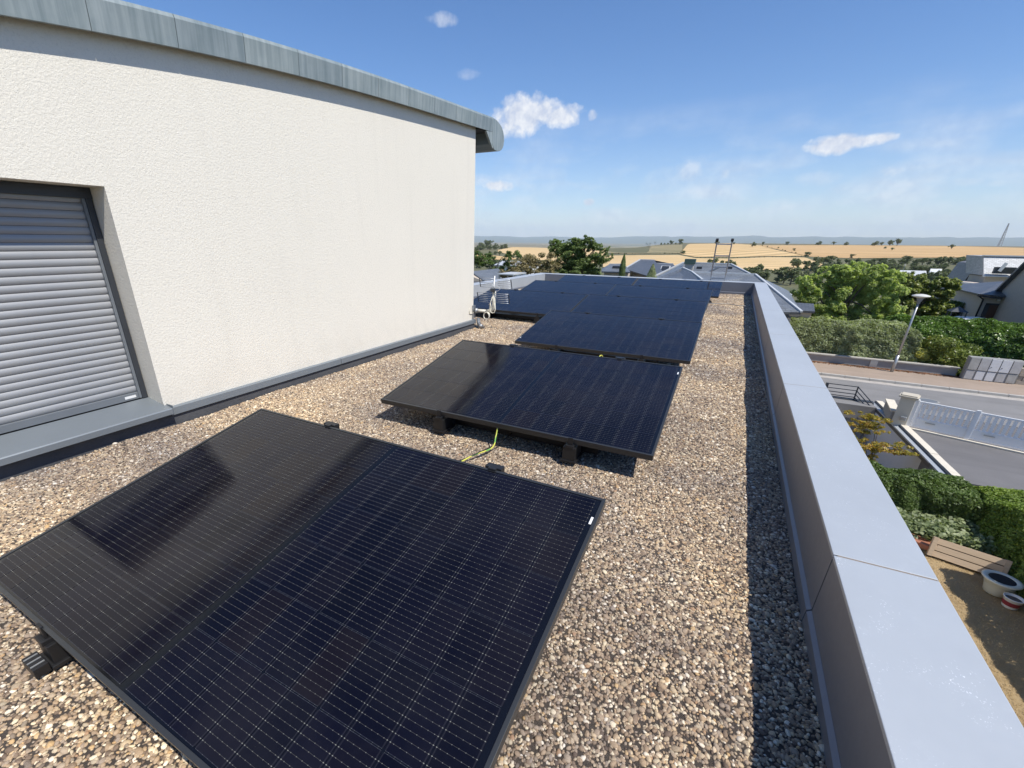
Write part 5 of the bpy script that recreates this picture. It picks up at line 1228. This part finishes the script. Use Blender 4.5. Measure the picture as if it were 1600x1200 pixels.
# lone trees named by what they stand on
lone = [(1175, 385, 8, 'lone tree on the crest edge of the gold stubble field'), (1067, 396, 8, 'dark tree where the fallow strip meets the gold stubble'), (1062, 381, 9, 'larger of two round trees on the skyline left of the ladder'), (1048, 381.5, 7, 'smaller of two round trees on the skyline left of the ladder'),
        (1121, 380.5, 8, 'tree on the skyline behind the ladder top'), (1146, 381, 4, 'low bush on the skyline right of the ladder'), (1192, 382, 5, 'flat bush where the tan field meets the crest'), (1230, 381.5, 5, 'first thin tree on the tan field skyline'), (1278, 382, 7, 'round skyline tree above the middle of the tan field'),
        (1302, 382, 5, 'second small skyline tree right of the round one'), (1321, 382.3, 6, 'third small skyline tree on the tan field'), (1366, 383, 8, 'broad tree on the skyline above the street lamp'), (1377, 383, 5, 'small tree on the skyline just right of the broad one'), (1390, 383, 8, 'left tree of the skyline pair'), (1401, 383, 9, 'right tree of the skyline pair'),
        (1240, 391, 4, 'bush on the hedge line between gold and tan fields'), (1216, 387, 3, 'small bush on the hedge line near the crest'), (1261, 401, 8, 'big bush at the corner of the two stubble fields'), (1275, 407, 9, 'dark tree below the corner of the stubble fields'), (1383, 387.5, 4, 'tiny bush in the tan field, left one'), (1393, 390.5, 4, 'tiny bush in the tan field, right one'), (1486, 388.5, 6, 'single bush standing in the right part of the tan field'), (1330, 402.5, 6, 'bush at the lower edge of the tan field')]
for (px, py, hpx, lb) in lone:
    p = hit(px, py + 1.2); h = max(hpx * math.hypot(p.x, p.y) / 790, 1.5); put_tree(p, h, lb, None)
# hedge lines and valley woods: clusters of countable trees
ONES = 'first second third fourth fifth sixth seventh eighth ninth tenth eleventh twelfth thirteenth fourteenth fifteenth sixteenth seventeenth eighteenth nineteenth'.split()
def ordinal(i):
    if i < 19: return ONES[i]
    t_, o_ = divmod(i + 1, 10); return ('twentieth', 'thirtieth')[t_ - 2] if o_ == 0 else ('twenty', 'thirty')[t_ - 2] + ' ' + ONES[o_ - 1]
def row(pts, n, hpx, lab, grp, jx=4, jy=1.5):
    out = []
    for i in range(n):
        t = i / max(1, n - 1) * (len(pts) - 1); k = min(int(t), len(pts) - 2); f = t - k
        px = pts[k][0] + (pts[k + 1][0] - pts[k][0]) * f + random.uniform(-jx, jx); py = pts[k][1] + (pts[k + 1][1] - pts[k][1]) * f + random.uniform(-jy, jy)
        out.append((px, py))
    for i, (px, py) in enumerate(sorted(out)):
        p = hit(px, py); put_tree(p, hpx * random.uniform(.7, 1.3) * math.hypot(p.x, p.y) / 790, ordinal(i) + ' from the left of the ' + lab, grp)
row([(1275, 413), (1400, 413.5), (1530, 414)], 34, 9, 'tree belt at the foot of the tan field', 'tree belt below the tan field')
row([(1270, 424), (1400, 427), (1520, 430)], 34, 13, 'valley wood behind the lamp', 'valley trees behind the street lamp', 6, 4)
row([(1250, 440), (1380, 446), (1500, 446)], 18, 19, 'valley trees above the laurel hedge', 'near valley trees', 6, 4)
row([(1162, 437), (1190, 436), (1232, 446)], 9, 22, 'trees right of the grey roofs', 'trees right of the grey roofs', 3, 2)
row([(1240, 420), (1290, 428)], 7, 12, 'trees edging the lower stubble field', 'trees at the lower stubble field', 4, 2)
row([(746, 397), (790, 401), (822, 409), (850, 412)], 16, 7, 'hedge line trees crossing the left fields', 'hedge line trees on the left', 3, 1)
row([(746, 392), (757, 390), (772, 390), (790, 389)], 8, 13, 'tree clump above the left hedge line', 'tree clump above the left fields', 3, 1)
row([(745, 418), (780, 421), (850, 424)], 10, 14, 'garden trees behind the left parapet', 'garden trees on the left', 4, 2)
row([(955, 425), (1000, 428), (1025, 428)], 6, 9, 'low trees behind the far grey roofs', 'trees behind the far roofs', 4, 1)
row([(1108, 414), (1130, 414), (1150, 417)], 6, 9, 'bushes behind the long grey ridge', 'bushes behind the long ridge', 4, 1)
row([(1010, 383), (1055, 382)], 8, 4, 'thin wood left of the ladder', 'skyline wood left of the ladder', 3, .5)
row([(960, 397), (1010, 397.5), (1058, 397)], 16, 1.8, 'bushes under the fallow strip', 'hedge under the fallow strip', 2, .3)
row([(1090, 403), (1160, 403.5), (1250, 401.5)], 26, 1.7, 'bushes between the two stubble fields', 'hedge between the stubble fields', 2, .3)
row([(1190, 385), (1225, 392), (1256, 400)], 10, 2.0, 'bushes along the diagonal field edge', 'diagonal field edge hedge', 2, .4)
# transmission mast on the horizon
p = hit(1560, 386.5); ms_ = thing('radio_mast', 'thin lattice radio mast on the right horizon', 'mast', tuple(p)); k = p.length / 790; hgt = 24 * k
for i, (dx, dy) in enumerate(((-1, -1), (1, -1), (0, 1))): MB().bar((dx * 1.6 * k, dy * 1.0 * k, 0), (dx * .25 * k, dy * .2 * k, hgt), .45 * k, .45 * k).build('leg', m_galv, ms_)
for i in range(9):
    t = i / 9; a_ = 1.6 * (1 - t) + .25 * t; MB().bar((-a_ * k, -a_ * .6 * k, hgt * t), ((a_ - .15) * k, -a_ * .55 * k, hgt * (t + .1)), .3 * k, .3 * k).build('brace', m_galv, ms_)

# ================================================================== HAZE
hz = MB().box((-26000, -26000, -260), (26000, 26000, 620)).build('haze', None)
hm = bpy.data.materials.new('pale_air'); hm.use_nodes = True; hn = hm.node_tree
for n_ in list(hn.nodes): hn.nodes.remove(n_)
pv = hn.nodes.new('ShaderNodeVolumePrincipled'); pv.inputs['Color'].default_value = (.78, .90, 1, 1); pv.inputs['Density'].default_value = 5.5e-5; pv.inputs['Anisotropy'].default_value = 0
ho = hn.nodes.new('ShaderNodeOutputMaterial'); hn.links.new(pv.outputs[0], ho.inputs['Volume']); hz.data.materials.append(hm)
tag(hz, 'thin blue summer haze over the plain', 'haze', None, 'stuff')

# leaf litter along the low wall, drain cover, road patch
n = 2600; P = np.stack([rng.uniform(3, 13, n), 32.12 - np.abs(rng.normal(0, .16, n)), np.full(n, SZ + .125)], 1)
tag(leaves(P, np.tile([0, 0, 1.], (n, 1)), .045, leaf_mat('dead_leaf', [(0, (.14, .06, .03)), (.5, (.26, .12, .06)), (1, (.40, .24, .12))], .1, .8), 'leaf_litter', None, .6, .3), 'reddish dead leaves drifted along the foot of the low street wall', 'leaf litter', None, 'stuff')
mc = thing('drain_cover', 'round cast iron cover in the worn street asphalt', 'drain cover', (8.6, 26.6, SZ + .002))
MB().lathe([(0, .006), (.30, .006), (.31, 0)], n=32).build('lid', m_guide, mc); MB().lathe([(.315, 0), (.32, .008), (.38, .008), (.385, 0)], n=32).build('ring', m_concd, mc)
tag(MB().add([(7.2, 25.2, SZ + .006), (9.7, 25.0, SZ + .006), (9.9, 25.9, SZ + .006), (7.4, 26.05, SZ + .006)], [(0, 1, 2, 3)]).build('road', m_drive, fix=False), kind='structure')
